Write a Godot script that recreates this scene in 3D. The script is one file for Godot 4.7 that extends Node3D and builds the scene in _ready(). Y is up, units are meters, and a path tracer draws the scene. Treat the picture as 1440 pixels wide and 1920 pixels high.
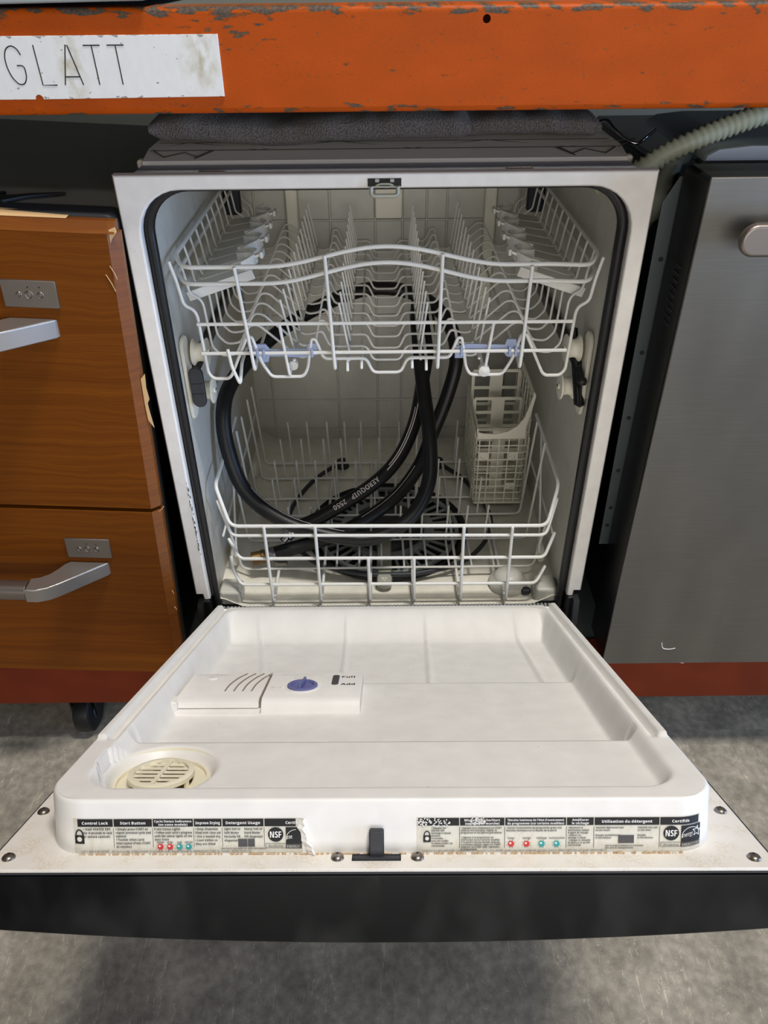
extends Node3D
# Distances in metres. Built in a frame whose zero is the middle of the white dishwasher's top front edge; UP lifts it so that the floor is at y = 0.
const UP := Vector3(0, 0.95, 0)
const HINGE := Vector3(-0.004, -0.632, 0.008)
const BACK := -0.56

var M := {}
var shift := {}
var used := {}

# ---------------------------------------------------------------- mesh builder
class MB:
	var v := PackedVector3Array()
	var n := PackedVector3Array()
	var t := PackedVector2Array()

	func tri(a: Vector3, b: Vector3, c: Vector3, na: Vector3, nb: Vector3, nc: Vector3, ta := Vector2.ZERO, tb := Vector2.ZERO, tc := Vector2.ZERO) -> void:
		if (b - a).cross(c - a).dot(na + nb + nc) > 0.0:
			v.append_array([a, c, b]); n.append_array([na, nc, nb]); t.append_array([ta, tc, tb])
		else:
			v.append_array([a, b, c]); n.append_array([na, nb, nc]); t.append_array([ta, tb, tc])

	func quad(a: Vector3, b: Vector3, c: Vector3, d: Vector3, out: Vector3, ua := Vector2(0, 0), ub := Vector2(1, 0), uc := Vector2(1, 1), ud := Vector2(0, 1)) -> void:
		var m := (c - a).cross(d - b).normalized()
		if m.dot(out) < 0.0: m = -m
		tri(a, b, c, m, m, m, ua, ub, uc); tri(a, c, d, m, m, m, ua, uc, ud)

	func quadn(p: Array, q: Array, u: Array = [Vector2.ZERO, Vector2.ZERO, Vector2.ZERO, Vector2.ZERO]) -> void:
		tri(p[0], p[1], p[2], q[0], q[1], q[2], u[0], u[1], u[2]); tri(p[0], p[2], p[3], q[0], q[2], q[3], u[0], u[2], u[3])

	# box with rounded edges
	func box(c: Vector3, s: Vector3, b := 0.001, X := Transform3D()) -> MB:
		var h := s * 0.5
		b = minf(b, minf(h.x, minf(h.y, h.z)) * 0.95)
		var B := X.basis.orthonormalized()
		var pt := func(ax: int, sg: Vector3) -> Vector3:
			var p := sg * (h - Vector3(b, b, b)); p[ax] = sg[ax] * h[ax]
			return X * (c + p)
		for i in 3:
			var j := (i + 1) % 3
			var k := (i + 2) % 3
			for si in [-1.0, 1.0]:
				var P := []
				for q in [[-1, -1], [1, -1], [1, 1], [-1, 1]]:
					var sg := Vector3.ZERO
					sg[i] = si; sg[j] = q[0]; sg[k] = q[1]
					P.append(pt.call(i, sg))
				var nn := Vector3.ZERO
				nn[i] = si; nn = B * nn
				quad(P[0], P[1], P[2], P[3], nn, Vector2(0, 0), Vector2(s[j], 0), Vector2(s[j], s[k]), Vector2(0, s[k]))
				for sj in [-1.0, 1.0]:
					var nj := Vector3.ZERO
					nj[j] = sj; nj = B * nj
					var a := Vector3.ZERO
					a[i] = si; a[j] = sj; a[k] = -1
					var e := a
					e[k] = 1
					quadn([pt.call(i, a), pt.call(i, e), pt.call(j, e), pt.call(j, a)], [nn, nn, nj, nj])
					if i == 0:
						for sk in [-1.0, 1.0]:
							var nk := Vector3.ZERO
							nk[k] = sk; nk = B * nk
							var g := Vector3(si, sj, sk)
							tri(pt.call(0, g), pt.call(1, g), pt.call(2, g), nn, nj, nk)
		return self

	# round bar along a path; rad may be a float or an array, one for each point
	func tube(p: PackedVector3Array, rad, sides := 8, closed := false, caps := true) -> MB:
		var m := p.size()
		var T := PackedVector3Array()
		for i in m:
			var a := p[(i - 1 + m) % m] if closed or i > 0 else p[i]
			var b := p[(i + 1) % m] if closed or i < m - 1 else p[i]
			T.append((b - a).normalized())
		var N := T[0].cross(Vector3.UP if absf(T[0].y) < 0.9 else Vector3.RIGHT).normalized()
		var rings := []
		var norms := []
		var along := [0.0]
		for i in m:
			if i > 0:
				var ax := T[i - 1].cross(T[i])
				if ax.length() > 1e-6: N = N.rotated(ax.normalized(), T[i - 1].angle_to(T[i]))
				along.append(along[i - 1] + p[i].distance_to(p[i - 1]))
			N = (N - T[i] * N.dot(T[i])).normalized()
			var Bn := T[i].cross(N)
			var r: float = rad if rad is float else rad[i]
			var R := PackedVector3Array()
			var Q := PackedVector3Array()
			for k in sides + 1:
				var d := N * cos(TAU * k / sides) + Bn * sin(TAU * k / sides)
				R.append(p[i] + d * r); Q.append(d)
			rings.append(R); norms.append(Q)
		for i in (m if closed else m - 1):
			var j := (i + 1) % m
			var vj: float = along[j] if j > i else along[i] + p[i].distance_to(p[j])
			for k in sides:
				quadn([rings[i][k], rings[i][k + 1], rings[j][k + 1], rings[j][k]], [norms[i][k], norms[i][k + 1], norms[j][k + 1], norms[j][k]],
					[Vector2(k / float(sides), along[i]), Vector2((k + 1) / float(sides), along[i]), Vector2((k + 1) / float(sides), vj), Vector2(k / float(sides), vj)])
		if caps and not closed:
			for e in 2:
				var i := 0 if e == 0 else m - 1
				var d := -T[0] if e == 0 else T[m - 1]
				var r: float = rad if rad is float else rad[i]
				var tip := p[i] + d * r * 0.5
				for k in sides:
					var na: Vector3 = (norms[i][k] * 0.5 + d).normalized()
					var nb: Vector3 = (norms[i][k + 1] * 0.5 + d).normalized()
					tri(rings[i][k], rings[i][k + 1], tip, na, nb, d)
		return self

	# profile of Vector2(radius, height) turned about the Y axis of X
	func lathe(prof: Array, X := Transform3D(), segs := 24) -> MB:
		var m := prof.size()
		var sn := []
		for i in m - 1:
			var d: Vector2 = (prof[i + 1] - prof[i]).normalized()
			sn.append(Vector2(d.y, -d.x))
		var B := X.basis.orthonormalized()
		for i in m - 1:
			var n0: Vector2 = sn[i]
			var n1: Vector2 = sn[i]
			if i > 0 and sn[i - 1].dot(sn[i]) > 0.6: n0 = (sn[i - 1] + sn[i]).normalized()
			if i < m - 2 and sn[i + 1].dot(sn[i]) > 0.6: n1 = (sn[i + 1] + sn[i]).normalized()
			for k in segs:
				var P := []
				var Q := []
				for e in [[i, k, n0], [i, k + 1, n0], [i + 1, k + 1, n1], [i + 1, k, n1]]:
					var a: float = TAU * e[1] / segs
					var w: Vector2 = prof[e[0]]
					P.append(X * Vector3(w.x * cos(a), w.y, w.x * sin(a)))
					Q.append(B * Vector3(e[2].x * cos(a), e[2].y, e[2].x * sin(a)))
				quadn(P, Q)
		return self

	# flat outline (x, y) of X pushed from z = 0 to z = depth, rounded by b on both faces
	func extrude(poly: PackedVector2Array, depth: float, X := Transform3D(), b := 0.0, both := true) -> MB:
		if Geometry2D.is_polygon_clockwise(poly): poly.reverse()
		var m := poly.size()
		var B := X.basis.orthonormalized()
		var en := []
		for i in m:
			var d := (poly[(i + 1) % m] - poly[i]).normalized()
			en.append(Vector2(d.y, -d.x))
		var ins := PackedVector2Array()
		var vn := []
		for i in m:
			var a: Vector2 = en[(i - 1 + m) % m]
			var c: Vector2 = en[i]
			var s := (a + c).normalized()
			ins.append(poly[i] - s * b / maxf(0.4, s.dot(c)))
			vn.append([s, s] if a.dot(c) > 0.7 else [a, c])
		var ix := Geometry2D.triangulate_polygon(ins)
		if ix.is_empty():
			ix = Geometry2D.triangulate_polygon(poly)
			if ix.is_empty(): print("no triangles for ", poly)
		for f in 2:
			var z := depth if f == 1 else 0.0
			var nn := B * Vector3(0, 0, 1 if f == 1 else -1)
			if f == 0 and not both: continue
			for q in range(0, ix.size(), 3):
				var P := []
				for w in 3: P.append(ins[ix[q + w]])
				tri(X * Vector3(P[0].x, P[0].y, z), X * Vector3(P[1].x, P[1].y, z), X * Vector3(P[2].x, P[2].y, z), nn, nn, nn, P[0], P[1], P[2])
		for i in m:
			var j := (i + 1) % m
			var n0: Vector2 = vn[i][1]
			var n1: Vector2 = vn[j][0]
			var A := B * Vector3(n0.x, n0.y, 0)
			var C := B * Vector3(n1.x, n1.y, 0)
			var p := poly[i]
			var q := poly[j]
			quadn([X * Vector3(p.x, p.y, b), X * Vector3(q.x, q.y, b), X * Vector3(q.x, q.y, depth - b), X * Vector3(p.x, p.y, depth - b)], [A, C, C, A], [p, q, q, p])
			if b > 0.0:
				var up := B * Vector3(0, 0, 1)
				quadn([X * Vector3(p.x, p.y, depth - b), X * Vector3(q.x, q.y, depth - b), X * Vector3(ins[j].x, ins[j].y, depth), X * Vector3(ins[i].x, ins[i].y, depth)], [A, C, up, up], [p, q, q, p])
				if both: quadn([X * Vector3(p.x, p.y, b), X * Vector3(q.x, q.y, b), X * Vector3(ins[j].x, ins[j].y, 0), X * Vector3(ins[i].x, ins[i].y, 0)], [A, C, -up, -up], [p, q, q, p])
		return self

	# a sheet f(i, j) of (w + 1) x (h + 1) points with smooth normals turned towards out
	func sheet(w: int, h: int, f: Callable, out: Vector3, uvf = null) -> MB:
		var P := []
		for j in h + 1:
			var row := PackedVector3Array()
			for i in w + 1: row.append(f.call(i / float(w), j / float(h)))
			P.append(row)
		var Q := []
		for j in h + 1:
			var row := PackedVector3Array()
			for i in w + 1:
				var a: Vector3 = P[j][mini(i + 1, w)] - P[j][maxi(i - 1, 0)]
				var b: Vector3 = P[mini(j + 1, h)][i] - P[maxi(j - 1, 0)][i]
				var m := a.cross(b).normalized()
				if m.length() < 0.5: m = out.normalized() if out.length() > 0.1 else Vector3.UP
				row.append(m if m.dot(out) >= 0.0 else -m)
			Q.append(row)
		for j in h:
			for i in w:
				var u := [Vector2(i / float(w), j / float(h)), Vector2((i + 1) / float(w), j / float(h)), Vector2((i + 1) / float(w), (j + 1) / float(h)), Vector2(i / float(w), (j + 1) / float(h))]
				quadn([P[j][i], P[j][i + 1], P[j + 1][i + 1], P[j + 1][i]], [Q[j][i], Q[j][i + 1], Q[j + 1][i + 1], Q[j + 1][i]], u)
		return self

	# turn every face towards (or, with -1, away from) the point that c(p) gives
	func turn(c: Callable, sgn := 1.0) -> MB:
		for i in range(0, v.size(), 3):
			var d: Vector3 = (c.call((v[i] + v[i + 1] + v[i + 2]) / 3.0) - v[i]) * sgn
			for k in 3:
				if n[i + k].dot(d) < 0.0: n[i + k] = -n[i + k]
			if (v[i + 1] - v[i]).cross(v[i + 2] - v[i]).dot(d) > 0.0:
				var q := v[i + 1]; v[i + 1] = v[i + 2]; v[i + 2] = q
				var r := n[i + 1]; n[i + 1] = n[i + 2]; n[i + 2] = r
				var w := t[i + 1]; t[i + 1] = t[i + 2]; t[i + 2] = w
		return self

	func into(am: ArrayMesh, m: Material) -> void:
		if v.is_empty(): return
		var a := []
		a.resize(Mesh.ARRAY_MAX)
		a[Mesh.ARRAY_VERTEX] = v; a[Mesh.ARRAY_NORMAL] = n; a[Mesh.ARRAY_TEX_UV] = t
		am.add_surface_from_arrays(Mesh.PRIMITIVE_TRIANGLES, a)
		am.surface_set_material(am.get_surface_count() - 1, m)

	func mesh(m: Material) -> ArrayMesh:
		var am := ArrayMesh.new()
		into(am, m)
		return am

# ---------------------------------------------------------------- objects
func numbered(called: String) -> String:
	if not used.has(called):
		used[called] = 0
		return called
	used[called] += 1
	return "%s_%03d" % [called, used[called]]

func tag(o: Node3D, label: String, category: String, group := "", kind := "") -> void:
	if label: o.set_meta("label", label)
	if category: o.set_meta("category", category)
	if group: o.set_meta("group", group)
	if kind: o.set_meta("kind", kind)

# a thing whose parts are given in the coordinates of frame; its own origin stands at base
func thing(called: String, label: String, category: String, base: Vector3, frame := Transform3D(), group := "") -> Node3D:
	var o := Node3D.new()
	o.name = numbered(called)
	add_child(o)
	o.transform = Transform3D(frame.basis, frame.origin + UP) * Transform3D(Basis(), base)
	shift[o] = -base
	tag(o, label, category, group)
	return o

func part(called: String, mesh: Mesh, parent: Node3D, label := "") -> MeshInstance3D:
	var o := MeshInstance3D.new()
	o.name = called
	o.mesh = mesh
	parent.add_child(o, true)
	o.position = shift.get(parent, Vector3.ZERO)
	if label: o.set_meta("label", label)
	return o

func solo(called: String, mesh: Mesh, label: String, category: String, group := "", kind := "") -> MeshInstance3D:
	var o := MeshInstance3D.new()
	o.name = numbered(called)
	o.mesh = mesh
	add_child(o)
	o.position = UP
	tag(o, label, category, group, kind)
	return o

# ---------------------------------------------------------------- paths
func pts(a: Array) -> PackedVector3Array:
	var r := PackedVector3Array()
	for i in range(0, a.size(), 3): r.append(Vector3(a[i], a[i + 1], a[i + 2]))
	return r

func fillet(p: PackedVector3Array, r := 0.006, k := 4) -> PackedVector3Array:
	var o := PackedVector3Array([p[0]])
	for i in range(1, p.size() - 1):
		var a := p[i - 1] - p[i]
		var b := p[i + 1] - p[i]
		var s := minf(r, minf(a.length(), b.length()) * 0.49)
		var x := p[i] + a.normalized() * s
		var y := p[i] + b.normalized() * s
		for j in k + 1:
			var u := j / float(k)
			o.append(x.lerp(p[i], u).lerp(p[i].lerp(y, u), u))
	o.append(p[p.size() - 1])
	return o

func curve(p: PackedVector3Array, k := 8) -> PackedVector3Array:
	var o := PackedVector3Array()
	for i in p.size() - 1:
		for j in k: o.append(p[i].cubic_interpolate(p[i + 1], p[maxi(i - 1, 0)], p[mini(i + 2, p.size() - 1)], j / float(k)))
	o.append(p[p.size() - 1])
	return o

func wire(called: String, p: PackedVector3Array, r: float, parent: Node3D, m: Material, f := 0.006, sides := 8) -> MeshInstance3D:
	return part(called, MB.new().tube(fillet(p, f) if f > 0.0 else p, r, sides).mesh(m), parent)

func arc2(c: Vector2, r: float, a0: float, a1: float, k: int) -> PackedVector2Array:
	var o := PackedVector2Array()
	for i in k + 1:
		var a := deg_to_rad(lerpf(a0, a1, i / float(k)))
		o.append(c + Vector2(cos(a), sin(a)) * r)
	return o

func rrect(c: Vector2, s: Vector2, r: float, k := 5) -> PackedVector2Array:
	var h := s * 0.5 - Vector2(r, r)
	var o := PackedVector2Array()
	o.append_array(arc2(c + h, r, 0, 90, k)); o.append_array(arc2(c + Vector2(-h.x, h.y), r, 90, 180, k))
	o.append_array(arc2(c - h, r, 180, 270, k)); o.append_array(arc2(c + Vector2(h.x, -h.y), r, 270, 360, k))
	return o

func axis_x(at: Vector3) -> Transform3D:    # lathe axis along +x
	return Transform3D(Basis(Vector3(0, -1, 0), Vector3(1, 0, 0), Vector3(0, 0, 1)), at)

func axis_z(at: Vector3) -> Transform3D:    # lathe axis along +z
	return Transform3D(Basis(Vector3(1, 0, 0), Vector3(0, 0, 1), Vector3(0, -1, 0)), at)

# ---------------------------------------------------------------- lettering
var faces := {}
func face(f: String, bold: bool) -> Font:
	var k := f + str(bold)
	if not faces.has(k):
		var s := SystemFont.new()
		s.font_names = PackedStringArray([f])
		if bold: s.font_weight = 700
		faces[k] = s
	return faces[k]

# letters of cap height h added to mb; put(u, v) gives the place and out the way they face. align -1 left, 0 middle
func letters(mb: MB, text: String, h: float, at: Vector2, align: int, put: Callable, out: Vector3, bold := true, wide := 1.0, font := "Droid Sans", turn := 0.0, fit := 0.0) -> float:
	var tm := TextMesh.new()
	tm.font = face(font, bold)
	tm.font_size = 24
	tm.pixel_size = 0.01
	tm.depth = 0.0
	tm.curve_step = 5.0
	tm.text = text
	tm.horizontal_alignment = HORIZONTAL_ALIGNMENT_LEFT
	tm.vertical_alignment = VERTICAL_ALIGNMENT_BOTTOM
	var A := tm.get_mesh_arrays()
	if A.is_empty() or A[Mesh.ARRAY_VERTEX] == null or A[Mesh.ARRAY_VERTEX].is_empty(): return 0.0
	var V: PackedVector3Array = A[Mesh.ARRAY_VERTEX]
	var I: PackedInt32Array = A[Mesh.ARRAY_INDEX] if A[Mesh.ARRAY_INDEX] != null else PackedInt32Array(range(V.size()))
	var lo := Vector2(1e9, 1e9)
	var hi := -lo
	for p in V:
		lo = lo.min(Vector2(p.x, p.y)); hi = hi.max(Vector2(p.x, p.y))
	var ref := 0.24 * 0.714
	var base := (tm.font as Font).get_descent(24) * 0.01
	var k := h / ref
	if fit > 0.0: wide = minf(wide, fit / maxf((hi.x - lo.x) * k, 1e-6))
	var x0 := lo.x if align < 0 else (lo.x + hi.x) * 0.5
	var cs := cos(turn)
	var sn := sin(turn)
	for i in range(0, I.size(), 3):
		var P := []
		for w in 3:
			var q := V[I[i + w]]
			var l := Vector2((q.x - x0) * k * wide, (q.y - base) * k)
			P.append(put.call(at.x + l.x * cs - l.y * sn, at.y + l.x * sn + l.y * cs))
		mb.tri(P[0], P[1], P[2], out, out, out)
	return (hi.x - lo.x) * k * wide

# ---------------------------------------------------------------- textures and materials
func picture(w: int, h: int, f: Callable) -> ImageTexture:
	var d := PackedByteArray()
	d.resize(w * h * 3)
	var at := 0
	for y in h:
		for x in w:
			var c: Color = f.call(x, y)
			d[at] = int(clampf(c.r, 0, 1) * 255.0); d[at + 1] = int(clampf(c.g, 0, 1) * 255.0); d[at + 2] = int(clampf(c.b, 0, 1) * 255.0)
			at += 3
	return ImageTexture.create_from_image(Image.create_from_data(w, h, false, Image.FORMAT_RGB8, d))

func noise(s: int, freq: float, oct := 4) -> FastNoiseLite:
	var f := FastNoiseLite.new()
	f.seed = s; f.frequency = freq; f.fractal_octaves = oct
	f.noise_type = FastNoiseLite.TYPE_SIMPLEX_SMOOTH
	return f

func mat(called: String, c: Color, rough := 0.5, metal := 0.0, spec := 0.5) -> StandardMaterial3D:
	var m := StandardMaterial3D.new()
	m.resource_name = called
	m.albedo_color = c; m.roughness = rough; m.metallic = metal; m.metallic_specular = spec
	M[called] = m
	return m

func skin(m: StandardMaterial3D, t: Texture2D, scale: float, world := false) -> void:
	m.albedo_texture = t
	m.uv1_triplanar = true
	m.uv1_world_triplanar = world
	m.uv1_scale = Vector3(scale, scale, scale)

func make_materials() -> void:
	var n1 := noise(3, 0.02, 5)
	var n2 := noise(8, 0.15, 3)
	var n3 := noise(21, 0.006, 4)
	# white plastic with faint grime and dark specks
	var specks := picture(512, 512, func(x, y):
		var a := 1.0 + 0.03 * n1.get_noise_2d(x, y)
		var s := n2.get_noise_2d(x * 2.2, y * 2.2) + 0.25 * n3.get_noise_2d(x * 2.0, y * 2.0)
		if s > 0.86: a *= 0.6
		return Color(a * 0.965, a * 0.96, a * 0.95))
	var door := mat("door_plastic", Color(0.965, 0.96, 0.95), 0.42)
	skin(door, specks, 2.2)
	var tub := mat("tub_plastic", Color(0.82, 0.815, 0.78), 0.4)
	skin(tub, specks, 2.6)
	var frame := mat("frame_paint", Color(0.95, 0.94, 0.925), 0.35)
	skin(frame, specks, 3.1)
	var floorp := picture(512, 512, func(x, y):
		var a := 0.97 + 0.05 * n1.get_noise_2d(x, y)
		var s := n2.get_noise_2d(x * 1.3, y * 1.3) + 0.35 * n3.get_noise_2d(x * 2.0, y * 2.0)
		var c := Color(a, a * 0.985, a * 0.94)
		if s > 0.8: c = c * 0.3
		return c)
	var fl := mat("tub_floor_plastic", Color(0.94, 0.935, 0.915), 0.4)
	skin(fl, floorp, 3.0)
	# door liner sheet with tan grime
	var grime := picture(512, 512, func(x, y):
		var g := clampf((n1.get_noise_2d(x * 0.7, y * 0.7) + 0.1) * 1.6, 0, 1) * clampf(n2.get_noise_2d(x, y) * 2.0 + 0.5, 0, 1)
		return Color(0.95, 0.94, 0.92).lerp(Color(0.78, 0.68, 0.54), g * 0.3))
	var lin := mat("liner_sheet", Color(0.97, 0.96, 0.945), 0.4)
	skin(lin, grime, 4.0)
	mat("wire_coat", Color(0.9, 0.895, 0.87), 0.42)
	mat("cream_plastic", Color(0.93, 0.91, 0.84), 0.4)
	mat("vent_plastic", Color(0.93, 0.9, 0.8), 0.4)
	mat("gasket_rubber", Color(0.045, 0.045, 0.048), 0.4)
	mat("grey_rubber", Color(0.55, 0.56, 0.56), 0.6)
	mat("black_plastic", Color(0.035, 0.035, 0.038), 0.4)
	mat("charcoal_plastic", Color(0.17, 0.18, 0.2), 0.5)
	mat("dark_void", Color(0.02, 0.02, 0.02), 0.9)
	mat("slate_plastic", Color(0.1, 0.12, 0.17), 0.5)
	var clip := mat("blue_clip", Color(0.6, 0.65, 0.77), 0.3)
	clip.clearcoat_enabled = true
	mat("knob_blue", Color(0.42, 0.43, 0.63), 0.4)
	mat("ink_black", Color(0.05, 0.05, 0.07), 0.6)
	mat("ink_grey", Color(0.3, 0.29, 0.3), 0.6)
	mat("ink_white", Color(0.95, 0.94, 0.93), 0.6)
	mat("ink_red", Color(0.8, 0.2, 0.2), 0.5)
	mat("ink_teal", Color(0.15, 0.62, 0.62), 0.5)
	mat("ink_pale", Color(0.93, 0.9, 0.88), 0.5)
	var paper := mat("label_paper", Color(0.88, 0.875, 0.85), 0.45)
	skin(paper, picture(512, 256, func(x, y):
		var g := clampf(n1.get_noise_2d(x * 1.4, y * 1.4) * 1.5 + 0.1, 0, 1) * 0.25
		return Color(0.98, 0.97, 0.94).lerp(Color(0.8, 0.74, 0.62), g)), 8.0)
	mat("torn_paper", Color(0.95, 0.94, 0.92), 0.8)
	var grim := mat("grime", Color(0.92, 0.86, 0.76), 0.9)
	skin(grim, picture(256, 256, func(x, y):
		var g := clampf(n2.get_noise_2d(x * 1.5, y * 1.5) + 0.5, 0, 1)
		return Color(0.74, 0.6, 0.42).lerp(Color(1, 1, 1), g)), 20.0)
	# hose
	mat("hose_rubber", Color(0.05, 0.05, 0.055), 0.42)
	mat("brass", Color(0.45, 0.34, 0.19), 0.45, 0.7)
	mat("chrome", Color(0.78, 0.78, 0.8), 0.15, 1.0)
	mat("foot_metal", Color(0.66, 0.64, 0.62), 0.36, 0.75)
	mat("satin_metal", Color(0.58, 0.55, 0.52), 0.42, 0.9)
	mat("screw_metal", Color(0.55, 0.52, 0.49), 0.35, 0.9)
	mat("galvanised", Color(0.36, 0.39, 0.39), 0.5, 0.6)
	mat("grey_sheet", Color(0.62, 0.65, 0.69), 0.45, 0.3)
	mat("pale_sheet", Color(0.6, 0.62, 0.61), 0.6)
	var cl := mat("clear_plastic", Color(0.62, 0.62, 0.56), 0.3)
	cl.clearcoat_enabled = true
	mat("ribbed_hose", Color(0.72, 0.74, 0.65), 0.5)
	# console, black with smears
	var smear := noise(31, 0.012, 3)
	var con := mat("console_black", Color(0.9, 0.9, 0.9), 0.36, 0.0, 0.3)
	skin(con, picture(512, 512, func(x, y):
		var s := clampf(smear.get_noise_2d(x, y * 0.6) * 2.2 + 0.3, 0, 1)
		return Color(0.05, 0.052, 0.055).lerp(Color(0.13, 0.13, 0.13), s)), 2.0)
	con.roughness_texture = picture(256, 256, func(x, y):
		var s := clampf(smear.get_noise_2d(x * 2, y * 1.2) * 2.0 + 0.4, 0, 1)
		return Color(1, 1, 1) * lerpf(0.75, 1.0, s))
	# orange paint worn along the edges
	var chip := noise(5, 0.035, 4)
	var fine := noise(6, 0.2, 2)
	var cloud := noise(12, 0.01, 3)
	var beam := mat("orange_paint", Color(1, 1, 1), 0.5, 0.0, 0.3)
	beam.albedo_texture = picture(2048, 192, func(x, y):
		var c := Color(0.7, 0.29, 0.0) * (1.0 + 0.05 * cloud.get_noise_2d(x, y) + 0.04 * fine.get_noise_2d(x, y))
		var edge := maxf(1.0 - y / 26.0, 0.0) * 0.75 + maxf(1.0 - (191 - y) / 26.0, 0.0) * 0.42
		var cl2 := maxf(0.0, 1.0 - absf(x - 845) / 130.0) * maxf(0.0, 1.0 - y / 110.0) * 0.5
		var w: float = chip.get_noise_2d(x * 0.8, y * 1.6) + edge + cl2
		if w > 0.72: c = Color(0.34, 0.29, 0.25) * (1.0 + 0.3 * fine.get_noise_2d(x, y))
		elif w > 0.6: c = c.lerp(Color(0.45, 0.25, 0.13), 0.6)
		elif fine.get_noise_2d(x * 0.7 + 900, y * 0.5) + chip.get_noise_2d(x * 0.3, y) * 0.5 > 0.8: c = c.lerp(Color(0.4, 0.3, 0.25), 0.6)
		return c)
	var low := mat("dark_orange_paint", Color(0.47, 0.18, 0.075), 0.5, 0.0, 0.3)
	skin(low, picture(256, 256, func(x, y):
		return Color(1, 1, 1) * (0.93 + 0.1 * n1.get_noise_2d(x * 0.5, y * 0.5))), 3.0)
	# walnut veneer, grain along x
	var g1 := noise(41, 0.02, 5)
	var g2 := noise(42, 0.11, 3)
	var wood := mat("wood_veneer", Color(0.97, 0.94, 0.8), 0.4, 0.0, 0.3)
	var wt := picture(512, 1024, func(x, y):
		var w: float = y + 16.0 * cloud.get_noise_2d(x * 0.6, y * 0.5)
		var a := g1.get_noise_2d(x * 0.05, w * 2.2) * 0.45 + g2.get_noise_2d(x * 0.04, w * 2.6) * 0.35
		return Color(0.52, 0.3, 0.07).lerp(Color(0.39, 0.2, 0.035), clampf(a + 0.45, 0, 1)))
	skin(wood, wt, 2.1)
	var edge2 := mat("wood_edge", Color(1.0, 1.0, 1.0), 0.4)
	skin(edge2, wt, 3.0)
	edge2.albedo_color = Color(1, 0.98, 0.95)
	mat("pale_wood", Color(0.85, 0.7, 0.5), 0.7)
	mat("slot_shade", Color(0.55, 0.5, 0.45), 0.7)
	mat("vent_shade", Color(0.42, 0.37, 0.29), 0.8)
	mat("scratch", Color(0.66, 0.45, 0.25), 0.6)
	# brushed stainless
	var br := noise(51, 0.3, 3)
	var st := mat("stainless", Color(0.54, 0.53, 0.505), 0.42, 0.85)
	skin(st, picture(512, 512, func(x, y):
		var a := br.get_noise_2d(x * 0.03, y * 1.6) * 0.035 + cloud.get_noise_2d(x, y * 0.3) * 0.05
		return Color(1, 1, 1) * (0.92 + a)), 2.0)
	st.anisotropy_enabled = true
	st.anisotropy = 0.5
	# concrete
	var c1 := noise(61, 0.008, 5)
	var c2 := noise(62, 0.05, 4)
	var c3 := noise(63, 0.4, 2)
	var co := mat("concrete", Color(1, 1, 1), 0.75)
	skin(co, picture(1024, 1024, func(x, y):
		var a := 0.6 + 0.13 * c1.get_noise_2d(x, y) + 0.1 * c2.get_noise_2d(x, y) + 0.05 * c3.get_noise_2d(x, y)
		var s := absf(c1.get_noise_2d(x * 3.0 + 500, y * 0.35 + 80))
		if s < 0.008: a += 0.12
		return Color(a * 1.0, a * 0.95, a * 0.85)), 1.0, true)
	# felt
	var f1 := noise(71, 0.25, 4)
	var felt := mat("felt", Color(0.52, 0.49, 0.47), 1.0)
	skin(felt, picture(256, 256, func(x, y):
		return Color(1, 1, 1) * (0.8 + 0.5 * f1.get_noise_2d(x, y))), 6.0)
	felt.heightmap_enabled = true
	felt.heightmap_texture = felt.albedo_texture
	felt.heightmap_scale = 0.3
	felt.rim_enabled = true
	felt.rim = 0.3
	mat("wrap_cream", Color(0.95, 0.91, 0.85), 0.8)
	mat("wrap_line", Color(0.3, 0.27, 0.25), 0.8)
	mat("band_grey", Color(0.8, 0.82, 0.84), 0.5)
	var sp := mat("sign_plastic", Color(1, 1, 1), 0.4)
	var stain := noise(81, 0.012, 4)
	sp.albedo_texture = picture(1024, 256, func(x, y):
		var a := 0.9 + 0.015 * n1.get_noise_2d(x, y * 0.5)
		var c := Color(a, a, a * 0.99)
		for q in [[470.0, 60.0, 60.0, 210.0], [950.0, 90.0, 40.0, 200.0]]:
			var d := maxf(0.0, 1.0 - absf(x - q[0]) / q[1]) * maxf(0.0, 1.0 - absf(y - q[2] - 60.0) / q[3])
			c = c.lerp(Color(0.66, 0.62, 0.5), clampf(d * (stain.get_noise_2d(x * 1.5, y * 0.8) + 0.35), 0, 0.8))
		var e := maxf(1.0 - y / 14.0, 0.0) + maxf(1.0 - (255 - y) / 18.0, 0.0)
		if n1.get_noise_2d(x * 0.9, y) + e * 0.5 > 0.62: c = c.lerp(Color(0.4, 0.38, 0.36), 0.6)
		return c)
	mat("wall_dark", Color(0.36, 0.37, 0.34), 0.9)
	mat("chassis_grey", Color(0.19, 0.195, 0.2), 0.5)
	mat("chassis_top", Color(0.6, 0.61, 0.58), 0.6)
	mat("lamp_housing", Color(0.8, 0.8, 0.8), 0.5)
	var glow := mat("lamp_glow", Color(1, 1, 1), 0.5)
	glow.emission_enabled = true
	glow.emission = Color(1.0, 0.95, 0.87)
	glow.emission_energy_multiplier = 1.0

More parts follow.
